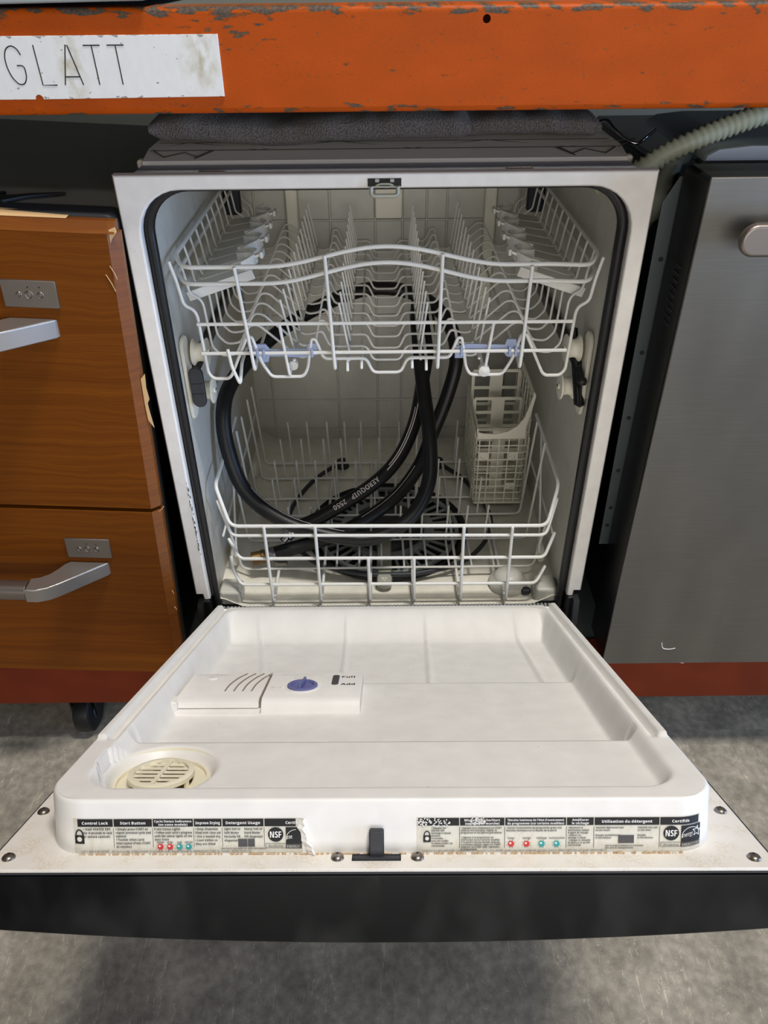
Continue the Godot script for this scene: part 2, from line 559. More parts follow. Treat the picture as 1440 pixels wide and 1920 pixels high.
# ================================================================ the scene
func _ready() -> void:
	var cam := Camera3D.new()
	cam.name = "camera"
	cam.fov = 67.305
	cam.near = 0.02
	cam.far = 60.0
	cam.position = Vector3(-0.00668, 0.19004, 0.89734) + UP
	cam.rotation = Vector3(-0.62406, -0.00109, -0.01004)
	add_child(cam)
	cam.current = true

	var env := Environment.new()
	env.background_mode = Environment.BG_COLOR
	env.background_color = Color(0.72, 0.72, 0.74)
	env.background_energy_multiplier = 0.07
	env.tonemap_mode = Environment.TONE_MAPPER_LINEAR
	env.tonemap_exposure = 1.0
	env.sdfgi_enabled = true
	env.ssao_enabled = true
	env.ssil_enabled = true
	var we := WorldEnvironment.new()
	we.name = "surroundings"
	we.environment = env
	add_child(we)

	make_materials()
	lamp("ceiling_lamp", Vector3(0.72, 3.0, 0.62), Vector2(0.8, 0.3), Vector3(0, -1, 0), 10.5, Color(1.0, 0.985, 0.965), "long white ceiling lamp hung above the aisle, nearest the rack")
	lamp("ceiling_lamp", Vector3(0.45, 3.0, 3.8), Vector2(1.6, 0.6), Vector3(0, -1, 0), 2.5, Color(1.0, 0.985, 0.965), "long white ceiling lamp hung across the aisle, farthest from the rack")
	daylight(Vector3(0.5, 0.35, 5.0), Vector2(4.0, 1.6), Vector3(-0.1, 0.0, -1), 8.5, Color(1.0, 0.985, 0.97))
	daylight(Vector3(4.5, -0.1, 1.6), Vector2(3.0, 1.5), Vector3(-1, 0.0, -0.2), 19.0, Color(0.68, 0.81, 1.0))

	setting()
	rack()
	white_dishwasher()
	upper_rack()
	lower_rack()
	silverware_basket()
	black_hose()
	drawer_unit()
	steel_unit()
	small_things()

func lamp(called: String, at: Vector3, size: Vector2, towards: Vector3, energy: float, c: Color, label: String) -> void:
	var o := thing(called, label, "lamp", at)
	part("housing", MB.new().box(at + Vector3(0, 0.04, 0), Vector3(size.x + 0.06, 0.06, size.y + 0.06), 0.01).mesh(M.lamp_housing), o)
	part("diffuser", MB.new().box(at + Vector3(0, 0.004, 0), Vector3(size.x, 0.012, size.y), 0.002).mesh(M.lamp_glow), o)
	var l := AreaLight3D.new()
	l.name = "lamp_light"
	l.area_size = size
	l.light_energy = energy
	l.light_color = c
	l.shadow_enabled = true
	l.set("area_range", 20.0)
	l.set("area_attenuation", 2.0)
	add_child(l)
	l.look_at_from_position(at + UP - Vector3(0, 0.006, 0), at + UP + towards, Vector3(0, 0, -1))

# daylight coming in through the wide doorway down the aisle to the right
func daylight(at: Vector3, size: Vector2, towards: Vector3, energy: float, c: Color) -> void:
	var l := AreaLight3D.new()
	l.name = "doorway_daylight"
	l.area_size = size
	l.light_energy = energy
	l.light_color = c
	l.shadow_enabled = true
	l.set("area_range", 30.0)
	l.set("area_attenuation", 2.0)
	add_child(l)
	l.look_at_from_position(at + UP, at + UP + towards, Vector3.UP)

func setting() -> void:
	var o := solo("floor", MB.new().box(Vector3(0, -0.975, 0.8), Vector3(7, 0.05, 6), 0.0).mesh(M.concrete), "worn grey concrete warehouse floor under the rack and open dishwasher door", "floor", "", "structure")
	o.position = UP
	solo("wall_back", MB.new().box(Vector3(0, 0.1, -0.98), Vector3(4.4, 2.1, 0.06), 0.0).mesh(M.wall_dark), "dark wall in deep shade behind the rack", "wall", "", "structure")

# ---------------------------------------------------------------- rack
func beam_mesh(y0: float, y1: float, zf: float, x0: float, x1: float, m: Material, hole: Vector2, hr: float) -> ArrayMesh:
	# a folded steel channel: face, rounded lips at top and bottom, flanges running back
	var b := MB.new()
	var prof := []           # (z, y) round the outside
	var r := 0.006
	prof.append(Vector2(zf - 0.05, y1))
	for i in 6:
		var a := PI / 2 - PI / 2 * i / 5.0
		prof.append(Vector2(zf - r + r * cos(a), y1 - r + r * sin(a)))
	var top := prof.size() - 1
	for i in 6:
		var a := -PI / 2 * i / 5.0
		prof.append(Vector2(zf - r + r * cos(a), y0 + r + r * sin(a)))
	prof.append(Vector2(zf - 0.05, y0))
	var L := x1 - x0
	for i in prof.size() - 1:
		if i == top: continue
		var p: Vector2 = prof[i]
		var q: Vector2 = prof[i + 1]
		var nm := func(k: int) -> Vector3:
			if k <= 1: return Vector3(0, 1, 0)
			if k >= prof.size() - 2: return Vector3(0, -1, 0)
			var c := Vector2(zf - r, y1 - r if k <= top else y0 + r)
			var d: Vector2 = (prof[k] - c).normalized()
			return Vector3(0, d.y, d.x)
		var A: Vector3 = nm.call(i)
		var C: Vector3 = nm.call(i + 1)
		var va := (y1 - p.y) / (y1 - y0)
		var vc := (y1 - q.y) / (y1 - y0)
		b.quadn([Vector3(x0, p.y, p.x), Vector3(x1, p.y, p.x), Vector3(x1, q.y, q.x), Vector3(x0, q.y, q.x)], [A, A, C, C], [Vector2(0, va), Vector2(1, va), Vector2(1, vc), Vector2(0, vc)])
	# face with a round hole
	var ya: float = prof[top].y
	var yb: float = prof[top + 1].y
	var uv := func(x: float, y: float) -> Vector2: return Vector2((x - x0) / L, (y1 - y) / (y1 - y0))
	var rect := func(xa: float, xb: float, yt: float, yl: float) -> void:
		b.quad(Vector3(xa, yt, zf), Vector3(xb, yt, zf), Vector3(xb, yl, zf), Vector3(xa, yl, zf), Vector3(0, 0, 1), uv.call(xa, yt), uv.call(xb, yt), uv.call(xb, yl), uv.call(xa, yl))
	if hr <= 0.0:
		rect.call(x0, x1, ya, yb)
	else:
		var s := hr * 1.6
		rect.call(x0, hole.x - s, ya, yb); rect.call(hole.x + s, x1, ya, yb)
		rect.call(hole.x - s, hole.x + s, ya, hole.y + s); rect.call(hole.x - s, hole.x + s, hole.y - s, yb)
		for k in 16:
			var P := []
			for e in [k, k + 1]:
				var a: float = TAU * e / 16.0
				var d := Vector2(cos(a), sin(a))
				P.append(hole + d * s / maxf(absf(d.x), absf(d.y))); P.append(hole + d * hr)
			b.quad(Vector3(P[0].x, P[0].y, zf), Vector3(P[2].x, P[2].y, zf), Vector3(P[3].x, P[3].y, zf), Vector3(P[1].x, P[1].y, zf), Vector3(0, 0, 1), uv.call(P[0].x, P[0].y), uv.call(P[2].x, P[2].y), uv.call(P[3].x, P[3].y), uv.call(P[1].x, P[1].y))
			var mid := Vector3(hole.x - (P[1].x + P[3].x) / 2, hole.y - (P[1].y + P[3].y) / 2, 0)
			b.quad(Vector3(P[1].x, P[1].y, zf), Vector3(P[3].x, P[3].y, zf), Vector3(P[3].x, P[3].y, zf - 0.003), Vector3(P[1].x, P[1].y, zf - 0.003), mid)
	b.box(Vector3((x0 + x1) / 2, (y0 + y1) / 2, zf - 0.052), Vector3(L, y1 - y0, 0.004), 0.0)
	return b.mesh(m)

func rack() -> void:
	solo("rack_beam", beam_mesh(0.0635, 0.1545, 0.03, -0.85, 0.85, M.orange_paint, Vector2(0.0968, 0.1425), 0.0038), "bright orange steel rack beam with chipped paint across the top above the dishwashers", "rack beam")
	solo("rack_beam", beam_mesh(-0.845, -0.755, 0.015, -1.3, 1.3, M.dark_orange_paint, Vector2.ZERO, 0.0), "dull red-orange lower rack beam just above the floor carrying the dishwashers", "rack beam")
	solo("shelf_board", MB.new().box(Vector3(0, 0.1455, -0.375), Vector3(1.7, 0.016, 0.69), 0.002).mesh(M.wall_dark), "dark shelf board resting on the bright orange beam at the top edge", "shelf")
	solo("base_board", MB.new().box(Vector3(0, -0.764, -0.44), Vector3(2.6, 0.014, 0.9), 0.002).mesh(M.wall_dark), "dark deck board on the lower rack beam under the dishwashers", "shelf")
	solo("metal_sheet", MB.new().box(Vector3.ZERO, Vector3(0.42, 0.03, 0.25), 0.002, Transform3D(Basis(Vector3(0, 0, 1), 0.012), Vector3(-0.435, 0.1721, -0.089))).mesh(M.pale_sheet), "pale grey edge of a metal cabinet standing on the shelf, top left corner", "metal sheet")
	# sign
	var z := 0.030
	var s := thing("sign", "white plastic name plate reading GLATT in thin black letters, on orange beam", "sign", Vector3(-0.28, 0.079, z))
	var P := PackedVector2Array([Vector2(-0.43, 0.0785), Vector2(-0.352, 0.0785)])
	P.append_array(arc2(Vector2(-0.345, 0.0785), 0.0042, 180, 0, 6))
	P.append_array(PackedVector2Array([Vector2(-0.1605, 0.0795), Vector2(-0.1605, 0.1325), Vector2(-0.43, 0.1325)]))
	var b := MB.new().extrude(P, 0.0025, Transform3D(Basis(), Vector3(0, 0, z)), 0.0004)
	for i in b.t.size(): b.t[i] = Vector2((b.t[i].x + 0.43) / 0.27, (0.1325 - b.t[i].y) / 0.054)
	part("plate", b.mesh(M.sign_plastic), s)
	var strokes := [
		[-0.353, 0.117, -0.3555, 0.1226, -0.3605, 0.125, -0.366, 0.1225, -0.369, 0.116, -0.3692, 0.107, -0.3665, 0.0975, -0.361, 0.0915, -0.3555, 0.092, -0.352, 0.098, -0.352, 0.108, -0.359, 0.108],
		[-0.339, 0.125, -0.338, 0.091, -0.324, 0.091], [-0.316, 0.091, -0.308, 0.125, -0.3063, 0.1245, -0.298, 0.091], [-0.314, 0.098, -0.2995, 0.098],
		[-0.291, 0.1243, -0.275, 0.1243], [-0.283, 0.1243, -0.282, 0.091], [-0.268, 0.1243, -0.252, 0.1243], [-0.260, 0.1243, -0.259, 0.091]]
	var names := ["letter_g", "letter_l", "letter_a", "", "letter_t", "", "letter_t", ""]
	var mb := MB.new()
	for k in strokes.size():
		var q := PackedVector3Array()
		for i in range(0, strokes[k].size(), 2): q.append(Vector3(strokes[k][i], strokes[k][i + 1], z + 0.0024))
		if k == 0: q = curve(q, 4) if false else fillet(q, 0.004, 3)
		mb.tube(q, 0.00062, 6)
		if k in [0, 1, 3, 5, 7]:
			part({0: "letter_g", 1: "letter_l", 3: "letter_a", 5: "letter_t", 7: "letter_t"}[k], mb.mesh(M.ink_black), s)
			mb = MB.new()

# ---------------------------------------------------------------- the open white dishwasher
func u_path(hw: float, top: float, bottom: float, r: float, k := 8) -> PackedVector2Array:
	var o := PackedVector2Array([Vector2(-hw, bottom)])
	o.append_array(arc2(Vector2(-hw + r, top - r), r, 180, 90, k))
	o.append_array(arc2(Vector2(hw - r, top - r), r, 90, 0, k))
	o.append(Vector2(hw, bottom))
	return o

func white_dishwasher() -> void:
	var D := thing("dishwasher", "open white dishwasher with pulled-down door and wire racks, in the middle", "dishwasher", Vector3(0, -0.756, -0.28))
	# front flange, an upturned U with small steps at its feet
	var poly := PackedVector2Array([Vector2(-0.279, -0.662), Vector2(-0.287, -0.662), Vector2(-0.2895, -0.612), Vector2(-0.3, -0.612), Vector2(-0.3, 0), Vector2(0.3, 0), Vector2(0.3, -0.612), Vector2(0.2895, -0.612), Vector2(0.287, -0.662), Vector2(0.279, -0.662)])
	var inner := u_path(0.279, -0.0165, -0.655, 0.05)
	inner.reverse()
	poly.append_array(inner)
	part("front_frame", MB.new().extrude(poly, 0.016, Transform3D(Basis(), Vector3(0, 0, -0.016)), 0.003).mesh(M.frame_paint), D)
	var sm := MB.new()
	var rg := RandomNumberGenerator.new()
	rg.seed = 3
	for i in 46:
		var yy := lerpf(-0.40, -0.53, rg.randf())
		sm.box(Vector3(-0.2795 - rg.randf() * 0.0025, yy, 0.0002), Vector3(0.0005 + rg.randf() * 0.0008, 0.001 + rg.randf() * 0.005, 0.0006), 0.0001, Transform3D(Basis(), Vector3.ZERO))
	part("scuff", sm.mesh(M.ink_grey), D).set_meta("kind", "stuff")
	# rubber seal
	var g := PackedVector3Array()
	for p in u_path(0.2725, -0.0140, -0.66, 0.052, 10): g.append(Vector3(p.x, p.y, -0.014))
	part("door_seal", MB.new().tube(g, 0.0062, 10).mesh(M.gasket_rubber), D, "black rubber seal round the opening")
	var g2 := PackedVector3Array()
	for p in u_path(0.277, -0.012, -0.66, 0.054, 10): g2.append(Vector3(p.x, p.y, -0.016))
	part("seal_channel", MB.new().tube(g2, 0.0045, 8).mesh(M.black_plastic), D)
	# tub liner: sides and roof in one sweep
	var cs := PackedVector2Array()
	var up := u_path(0.2725, -0.015, -0.668, 0.050, 8)
	cs.append(up[0])
	for i in range(1, 16): cs.append(up[0].lerp(up[1], i / 16.0))
	for i in range(1, up.size() - 1): cs.append(up[i])
	for i in range(1, 17): cs.append(up[up.size() - 2].lerp(up[up.size() - 1], i / 16.0))
	var ribs := func(p: Vector2, z: float) -> float:
		var d := 0.0
		for q in [-0.12, -0.24, -0.36, -0.48]: d = maxf(d, 1.0 - absf(z - q) / 0.006)
		for q in [-0.37, -0.56]: d = maxf(d, 1.0 - absf(p.y - q) / 0.006)
		return maxf(d, 0.0) * 0.0012
	var lin := MB.new()
	var nz := 60
	var rows := []
	for j in nz + 1:
		var z := lerpf(-0.012, BACK, j / float(nz))
		var row := PackedVector3Array()
		for p in cs:
			var e: float = ribs.call(p, z) if absf(p.x) > 0.268 else 0.0
			row.append(Vector3(p.x - signf(p.x) * e, p.y, z))
		rows.append(row)
	var w := cs.size() - 1
	lin.sheet(w, nz, func(u, v): return rows[roundi(v * nz)][roundi(u * w)], Vector3.ZERO)
	lin.turn(func(p): return Vector3(0, clampf(p.y, -0.6, -0.07), p.z))
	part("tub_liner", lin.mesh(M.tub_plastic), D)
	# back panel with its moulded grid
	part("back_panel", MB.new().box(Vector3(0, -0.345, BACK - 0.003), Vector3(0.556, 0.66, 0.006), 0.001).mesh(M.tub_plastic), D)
	var rib := MB.new()
	for x in [-0.235, -0.098, -0.016, 0.034, 0.078, 0.115, 0.245]: rib.box(Vector3(x, -0.345, BACK + 0.0015), Vector3(0.004, 0.64, 0.005), 0.0015)
	for y in [-0.199, -0.565, -0.635, -0.38]: rib.box(Vector3(0, y, BACK + 0.0015), Vector3(0.53, 0.004, 0.005), 0.0015)
	part("panel_rib", rib.mesh(M.tub_plastic), D)
	part("water_column", MB.new().box(Vector3(0.009, -0.11, BACK + 0.006), Vector3(0.05, 0.17, 0.012), 0.003).mesh(M.cream_plastic), D)
	for x in [-0.166, 0.193]: part("back_post", MB.new().box(Vector3(x, -0.2, BACK + 0.006), Vector3(0.024, 0.34, 0.016), 0.005).mesh(M.cream_plastic), D)
	for s in [-1.0, 1.0]: part("corner_cap", MB.new().box(Vector3(s * 0.258, -0.11, -0.475), Vector3(0.029, 0.11, 0.016), 0.004).mesh(M.slate_plastic), D, "dark slate corner cap")
	# tub floor, dished towards the sump
	var fm := MB.new()
	fm.sheet(44, 44, func(u, v):
		var x := lerpf(-0.2725, 0.2725, u)
		var z := lerpf(-0.018, BACK, v)
		var d := Vector2(x, z + 0.23).length()
		var y := -0.66 - 0.012 * (1.0 - smoothstep(0.1, 0.2, d)) + 0.02 * smoothstep(0.225, 0.272, absf(x)) + 0.006 * (1.0 - smoothstep(-0.05, -0.018, z) if false else smoothstep(-0.05, -0.018, z))
		return Vector3(x, y, z), Vector3.UP)
	part("tub_floor", fm.mesh(M.tub_floor_plastic), D)
	for s in [-1.0, 1.0]:
		part("corner_block", MB.new().box(Vector3(s * 0.253, -0.640, -0.040), Vector3(0.036, 0.03, 0.04), 0.006).mesh(M.tub_plastic), D)
	# ribbed lip seal along the sill
	var lip := MB.new()
	for i in 90: lip.box(Vector3(-0.262 + i * 0.00589, -0.651, -0.006), Vector3(0.0046, 0.007, 0.016), 0.0012)
	lip.box(Vector3(0, -0.656, -0.006), Vector3(0.54, 0.007, 0.02), 0.001)
	part("sill_seal", lip.mesh(M.grey_rubber), D, "grey ribbed rubber strip along the sill")
	# outer shell and what lies under it
	var shell := MB.new()
	for s in [-1.0, 1.0]: shell.box(Vector3(s * 0.284, -0.37, -0.29), Vector3(0.008, 0.69, 0.55), 0.002)
	shell.box(Vector3(0, -0.345, -0.575), Vector3(0.576, 0.70, 0.008), 0.002)
	part("outer_shell", shell.mesh(M.black_plastic), D)
	var base := MB.new().box(Vector3(0, -0.712, -0.30), Vector3(0.57, 0.088, 0.52), 0.004)
	for s in [-1.0, 1.0]: base.box(Vector3(s * 0.284, -0.68, -0.03), Vector3(0.012, 0.12, 0.07), 0.003)
	part("base", base.mesh(M.black_plastic), D)
	for s in [-1.0, 1.0]:
		part("hinge_bracket", MB.new().extrude(PackedVector2Array([Vector2(-0.05, -0.62), Vector2(0.012, -0.62), Vector2(0.02, -0.66), Vector2(0.0, -0.74), Vector2(-0.05, -0.74)]), 0.01, Transform3D(Basis(Vector3(0, 0, 1), Vector3(0, 1, 0), Vector3(-1, 0, 0)), Vector3(s * 0.292 + 0.005, 0, 0)), 0.001).mesh(M.charcoal_plastic if s > 0 else M.black_plastic), D)
	# top: grey steel band, cream insulation wrap with its fold lines
	var band := PackedVector2Array([Vector2(-0.2935, -0.016), Vector2(-0.2935, -0.10), Vector2(0.2935, -0.10), Vector2(0.2935, -0.016)])
	var flat := Transform3D(Basis(Vector3(1, 0, 0), Vector3(0, 0, 1), Vector3(0, -1, 0)), Vector3(0, -0.010, 0))
	part("top_band", MB.new().extrude(band, 0.004, flat, 0.001).mesh(M.band_grey), D)
	for x in [-0.2, 0.155]: part("staple", MB.new().tube(fillet(pts([x - 0.017, -0.011, -0.055, x - 0.014, -0.0075, -0.055, x + 0.014, -0.0075, -0.055, x + 0.017, -0.011, -0.055]), 0.003), 0.0012, 6).mesh(M.satin_metal), D)
	var wrap := MB.new()
	for s in [-1.0, 1.0]: wrap.box(Vector3(s * 0.293, -0.012, -0.118), Vector3(0.02, 0.012, 0.012), 0.003)
	wrap.extrude(PackedVector2Array([Vector2(0.10, -0.014), Vector2(0.102, -0.006), Vector2(0.14, 0.001), Vector2(0.55, 0.001), Vector2(0.55, -0.014)]), 0.588, Transform3D(Basis(Vector3(0, 0, -1), Vector3(0, 1, 0), Vector3(1, 0, 0)), Vector3(-0.294, 0, 0)), 0.002)
	part("insulation_wrap", wrap.mesh(M.wrap_cream), D, "cream insulation wrap with fold lines on top")
	var ln := MB.new()
	var on := func(x: float, z: float) -> Vector3: return Vector3(x, lerpf(-0.006, 0.001, clampf((-0.102 - z) / 0.038, 0.0, 1.0)) + 0.0003, z)
	var line := func(p: Array, r: float) -> void:
		var q := PackedVector3Array()
		for i in p.size() / 2: q.append(on.call(p[2 * i], p[2 * i + 1]))
		ln.tube(q, r, 5)
	line.call([-0.285, -0.132, 0.285, -0.132], 0.0007)
	line.call([-0.285, -0.172, 0.285, -0.172], 0.0006)
	for k in 4:
		var x0 := -0.285 + 0.19 * k - 0.06
		line.call([maxf(x0, -0.288), -0.132, x0 + 0.095, -0.174], 0.0006); line.call([x0 + 0.095, -0.174, minf(x0 + 0.19, 0.288), -0.132], 0.0006)
	for s in [-1.0, 1.0]:
		line.call([s * 0.283, -0.130, s * 0.268, -0.112, s * 0.245, -0.126, s * 0.228, -0.112, s * 0.214, -0.130], 0.0009)
		line.call([s * 0.21, -0.131, s * 0.23, -0.107], 0.0009)
	part("wrap_fold", ln.mesh(M.wrap_line), D)
	# latch strike in its slot
	part("latch_slot", MB.new().box(Vector3(-0.0015, -0.0098, 0.0004), Vector3(0.037, 0.0085, 0.0012), 0.0003).mesh(M.ink_black), D)
	var lk := MB.new()
	for s in [-1.0, 1.0]: lk.box(Vector3(-0.0015 + s * 0.0082, -0.0075, 0.002), Vector3(0.005, 0.004, 0.003), 0.0008)
	lk.box(Vector3(-0.0015, -0.0135, 0.003), Vector3(0.0345, 0.0022, 0.004), 0.0008)
	lk.tube(fillet(pts([-0.016, -0.0135, 0.004, -0.0165, -0.0225, 0.006, 0.0135, -0.0225, 0.006, 0.013, -0.0135, 0.004]), 0.005), 0.0024, 8)
	lk.tube(fillet(pts([-0.011, -0.0125, 0.003, -0.007, -0.0105, 0.004, 0.004, -0.0105, 0.004, 0.008, -0.0125, 0.003]), 0.003), 0.0013, 6)
	part("latch_strike", lk.mesh(M.clear_plastic), D, "yellowed clear latch strike")
	# rack rails and rollers on the side walls
	for s in [-1.0, 1.0]:
		part("rack_rail", MB.new().box(Vector3(s * 0.2665, -0.272, -0.29), Vector3(0.008, 0.02, 0.44), 0.003).mesh(M.black_plastic), D)
		part("roller_plate", MB.new().extrude(rrect(Vector2(-0.062, -0.272), Vector2(0.03, 0.12), 0.013), 0.006, Transform3D(Basis(Vector3(0, 0, 1), Vector3(0, 1, 0), Vector3(-1, 0, 0)), Vector3(s * 0.2695 + 0.003, 0, 0)), 0.002).mesh(M.cream_plastic), D)
		for q in [[-0.242, -0.079], [-0.300, -0.082]]:
			var rw := MB.new().lathe([Vector2(0.0, -0.0135), Vector2(0.004, -0.0135), Vector2(0.0042, -0.011), Vector2(0.0165, -0.0115), Vector2(0.019, -0.0105), Vector2(0.019, -0.009), Vector2(0.013, -0.0055), Vector2(0.012, 0.0), Vector2(0.013, 0.004), Vector2(0.018, 0.0075), Vector2(0.018, 0.009), Vector2(0.0, 0.009)], axis_x(Vector3(s * 0.2535, q[0], q[1])) * Transform3D(Basis(Vector3(1, 0, 0), 0.0 if s > 0 else PI), Vector3.ZERO), 28)
			var roll := part("roller", rw.mesh(M.cream_plastic), D)
			part("axle_slot", MB.new().box(Vector3(s * 0.2398, q[0] + 0.001, q[1]), Vector3(0.001, 0.0016, 0.007), 0.0003).mesh(M.ink_black), roll)
	# rack stop, grey clip on the left; black lever on the right
	var cx := Transform3D(Basis(Vector3(1, 0, 0), -0.12) * Basis(Vector3(0, 0, 1), 0.03), Vector3(-0.2555, -0.279, -0.050))
	var clip := part("rack_stop", MB.new().extrude(rrect(Vector2.ZERO, Vector2(0.019, 0.056), 0.0092, 7), 0.007, cx, 0.002).mesh(M.charcoal_plastic), D, "charcoal rack stop clip")
	var cl := MB.new()
	for yy in [0.006, -0.008]: cl.box(Vector3(0, yy, 0.0072), Vector3(0.017, 0.0009, 0.0008), 0.0002, cx)
	part("clip_seam", cl.mesh(M.ink_black), clip)
	var cr := MB.new().tube(pts([0.2575, -0.225, -0.105, 0.2625, -0.31, -0.046]), 0.0058, 8)
	cr.tube(pts([0.2665, -0.262, -0.075, 0.2655, -0.312, -0.046]), 0.006, 8)
	cr.tube(fillet(pts([0.259, -0.262, -0.06, 0.262, -0.276, -0.046, 0.268, -0.276, -0.046]), 0.006), 0.0055, 8)
	part("rack_stop", cr.mesh(M.black_plastic), D)
	# sump: dark well, grating, heating loop, clear lower arm, float
	var sy := -0.671
	part("sump", MB.new().lathe([Vector2(0, -0.004), Vector2(0.142, -0.004), Vector2(0.148, 0.001), Vector2(0.145, 0.006), Vector2(0.138, 0.003), Vector2(0.132, -0.002), Vector2(0, -0.002)], Transform3D(Basis(), Vector3(0.0, sy + 0.006, -0.235)), 48).mesh(M.black_plastic), D)
	var gr := MB.new()
	for k in 40:
		var a := TAU * k / 40.0
		gr.box(Vector3(0.106, 0.009, 0), Vector3(0.045, 0.004, 0.006), 0.0012, Transform3D(Basis(Vector3.UP, a), Vector3(0, sy, -0.235)))
	gr.lathe([Vector2(0.124, 0.006), Vector2(0.124, 0.012), Vector2(0.131, 0.012), Vector2(0.131, 0.006)], Transform3D(Basis(), Vector3(0, sy, -0.235)), 48)
	gr.lathe([Vector2(0.062, 0.004), Vector2(0.075, 0.012), Vector2(0.086, 0.012), Vector2(0.086, 0.004)], Transform3D(Basis(), Vector3(0, sy, -0.235)), 48)
	part("sump_grating", gr.mesh(M.pale_sheet), D)
	part("sump_cover", MB.new().lathe([Vector2(0.07, 0.0), Vector2(0.066, 0.018), Vector2(0.05, 0.027), Vector2(0.02, 0.031), Vector2(0.0, 0.032)], Transform3D(Basis(), Vector3(0, sy, -0.235)), 36).mesh(M.charcoal_plastic), D)
	var he := [0.098, -0.44, 0.150, -0.37, 0.184, -0.27, 0.176, -0.19, 0.125, -0.118, 0.05, -0.09, 0.0, -0.086]
	var hp := PackedVector3Array()
	for i in range(0, he.size(), 2): hp.append(Vector3(he[i] + 0.004, -0.647, he[i + 1]))
	for i in range(he.size() - 4, -1, -2): hp.append(Vector3(-he[i] + 0.004, -0.647, he[i + 1]))
	var hh := MB.new().tube(curve(hp, 6), 0.0042, 8)
	for s in [-1.0, 1.0]: hh.lathe([Vector2(0.0, 0.012), Vector2(0.011, 0.01), Vector2(0.014, 0.0), Vector2(0.014, -0.006)], Transform3D(Basis(), Vector3(s * 0.098 + 0.008, -0.655, -0.445)), 16)
	part("heating_element", hh.mesh(M.charcoal_plastic), D)
	var armp := rrect(Vector2(-0.006, 0.14), Vector2(0.026, 0.165), 0.0125, 7)
	var arm := part("spray_arm", MB.new().extrude(armp, 0.014, Transform3D(Basis(Vector3(1, 0, 0), Vector3(0, 0, -1), Vector3(0, 1, 0)), Vector3(0, -0.658, 0)), 0.004).mesh(M.clear_plastic), D)
	part("arrow_mark", MB.new().tube(pts([-0.0105, -0.6438, -0.074, -0.006, -0.6438, -0.067, -0.0015, -0.6438, -0.074, -0.0105, -0.6438, -0.074]), 0.0006, 5).mesh(M.ink_white), arm)
	var fl := part("float", MB.new().lathe([Vector2(0.031, 0.0), Vector2(0.0325, 0.006), Vector2(0.030, 0.013), Vector2(0.024, 0.0165), Vector2(0.0235, 0.018), Vector2(0.021, 0.024), Vector2(0.013, 0.0285), Vector2(0.0, 0.030)], Transform3D(Basis(), Vector3(0.199, -0.66, -0.072)), 32).mesh(M.tub_plastic), D, "white domed float")
	part("float_clip", MB.new().box(Vector3(0.225, -0.653, -0.049), Vector3(0.016, 0.012, 0.014), 0.004).mesh(M.charcoal_plastic), fl)
	door_parts(D)

# ---------------------------------------------------------------- its door
const DW := 0.2665   # half width of the inner panel
const DL := 0.611    # its length
const DR := 0.036    # front corner radius

func half_at(s: float) -> float:
	if s < DL - DR: return DW
	var d := s - (DL - DR)
	return DW - DR + sqrt(maxf(DR * DR - d * d, 0.0))

func rbox(x: float, s: float, x0: float, x1: float, s0: float, s1: float, r: float) -> float:   # signed distance, negative inside
	var q := Vector2(absf(x - (x0 + x1) / 2) - (x1 - x0) / 2 + r, absf(s - (s0 + s1) / 2) - (s1 - s0) / 2 + r)
	return Vector2(maxf(q.x, 0), maxf(q.y, 0)).length() + minf(maxf(q.x, q.y), 0.0) - r

func relief(x: float, s: float) -> float:
	# depth of the basin below the rim
	var deep := 0.038
	if s > 0.255: deep = 0.035
	if s > 0.258: deep = 0.032
	if s > 0.470: deep = lerpf(0.032, 0.0125, clampf((s - 0.470) / 0.004, 0, 1))
	var d := rbox(x, s, -0.2445, 0.2445, 0.012, 0.592, 0.034)
	var wall := smoothstep(0.0, 0.0125 if s > 0.46 else 0.016, -d)
	var ramp := clampf((s - 0.012) / 0.064, 0, 1)
	ramp = ramp * ramp * (3 - 2 * ramp)
	var t := -deep * minf(wall, ramp)
	# outer ledges beside the basin and the guide grooves
	if s < 0.497:
		var a := absf(x)
		t -= 0.004 * smoothstep(0.2475, 0.2485, a) * (1.0 - smoothstep(0.2535, 0.2545, a)) * (1.0 - smoothstep(0.490, 0.497, s))
		t += 0.0035 * smoothstep(0.254, 0.2565, a) * (1.0 - smoothstep(0.264, 0.2665, a)) * (1.0 - smoothstep(0.494, 0.497, s))
	# corner drops beside the hinge
	# four ribs, fading towards the front
	if s > 0.02 and s < 0.2575:
		for q in [[-0.186, -0.150], [-0.0585, -0.0525], [0.0605, 0.0575], [0.196, 0.199]]:
			var xc: float = lerpf(q[0], q[1], (s - 0.07) / 0.18)
			var k := maxf(0.0, 1.0 - absf(x - xc) / lerpf(0.0028, 0.006, clampf((s - 0.03) / 0.2, 0, 1)))
			t += 0.0042 * k * k * (3 - 2 * k) * smoothstep(0.02, 0.05, s)
	# round vent well near the left front corner
	var v := Vector2(x + 0.193, s - 0.532).length()
	if v < 0.052:
		t = minf(t, -0.0125 - 0.012 * smoothstep(0.0, 0.012, 0.05 - v))
		if s > 0.592: t = maxf(t, relief_rim(x, s))
	return t

func relief_rim(_x: float, _s: float) -> float:
	return -0.002

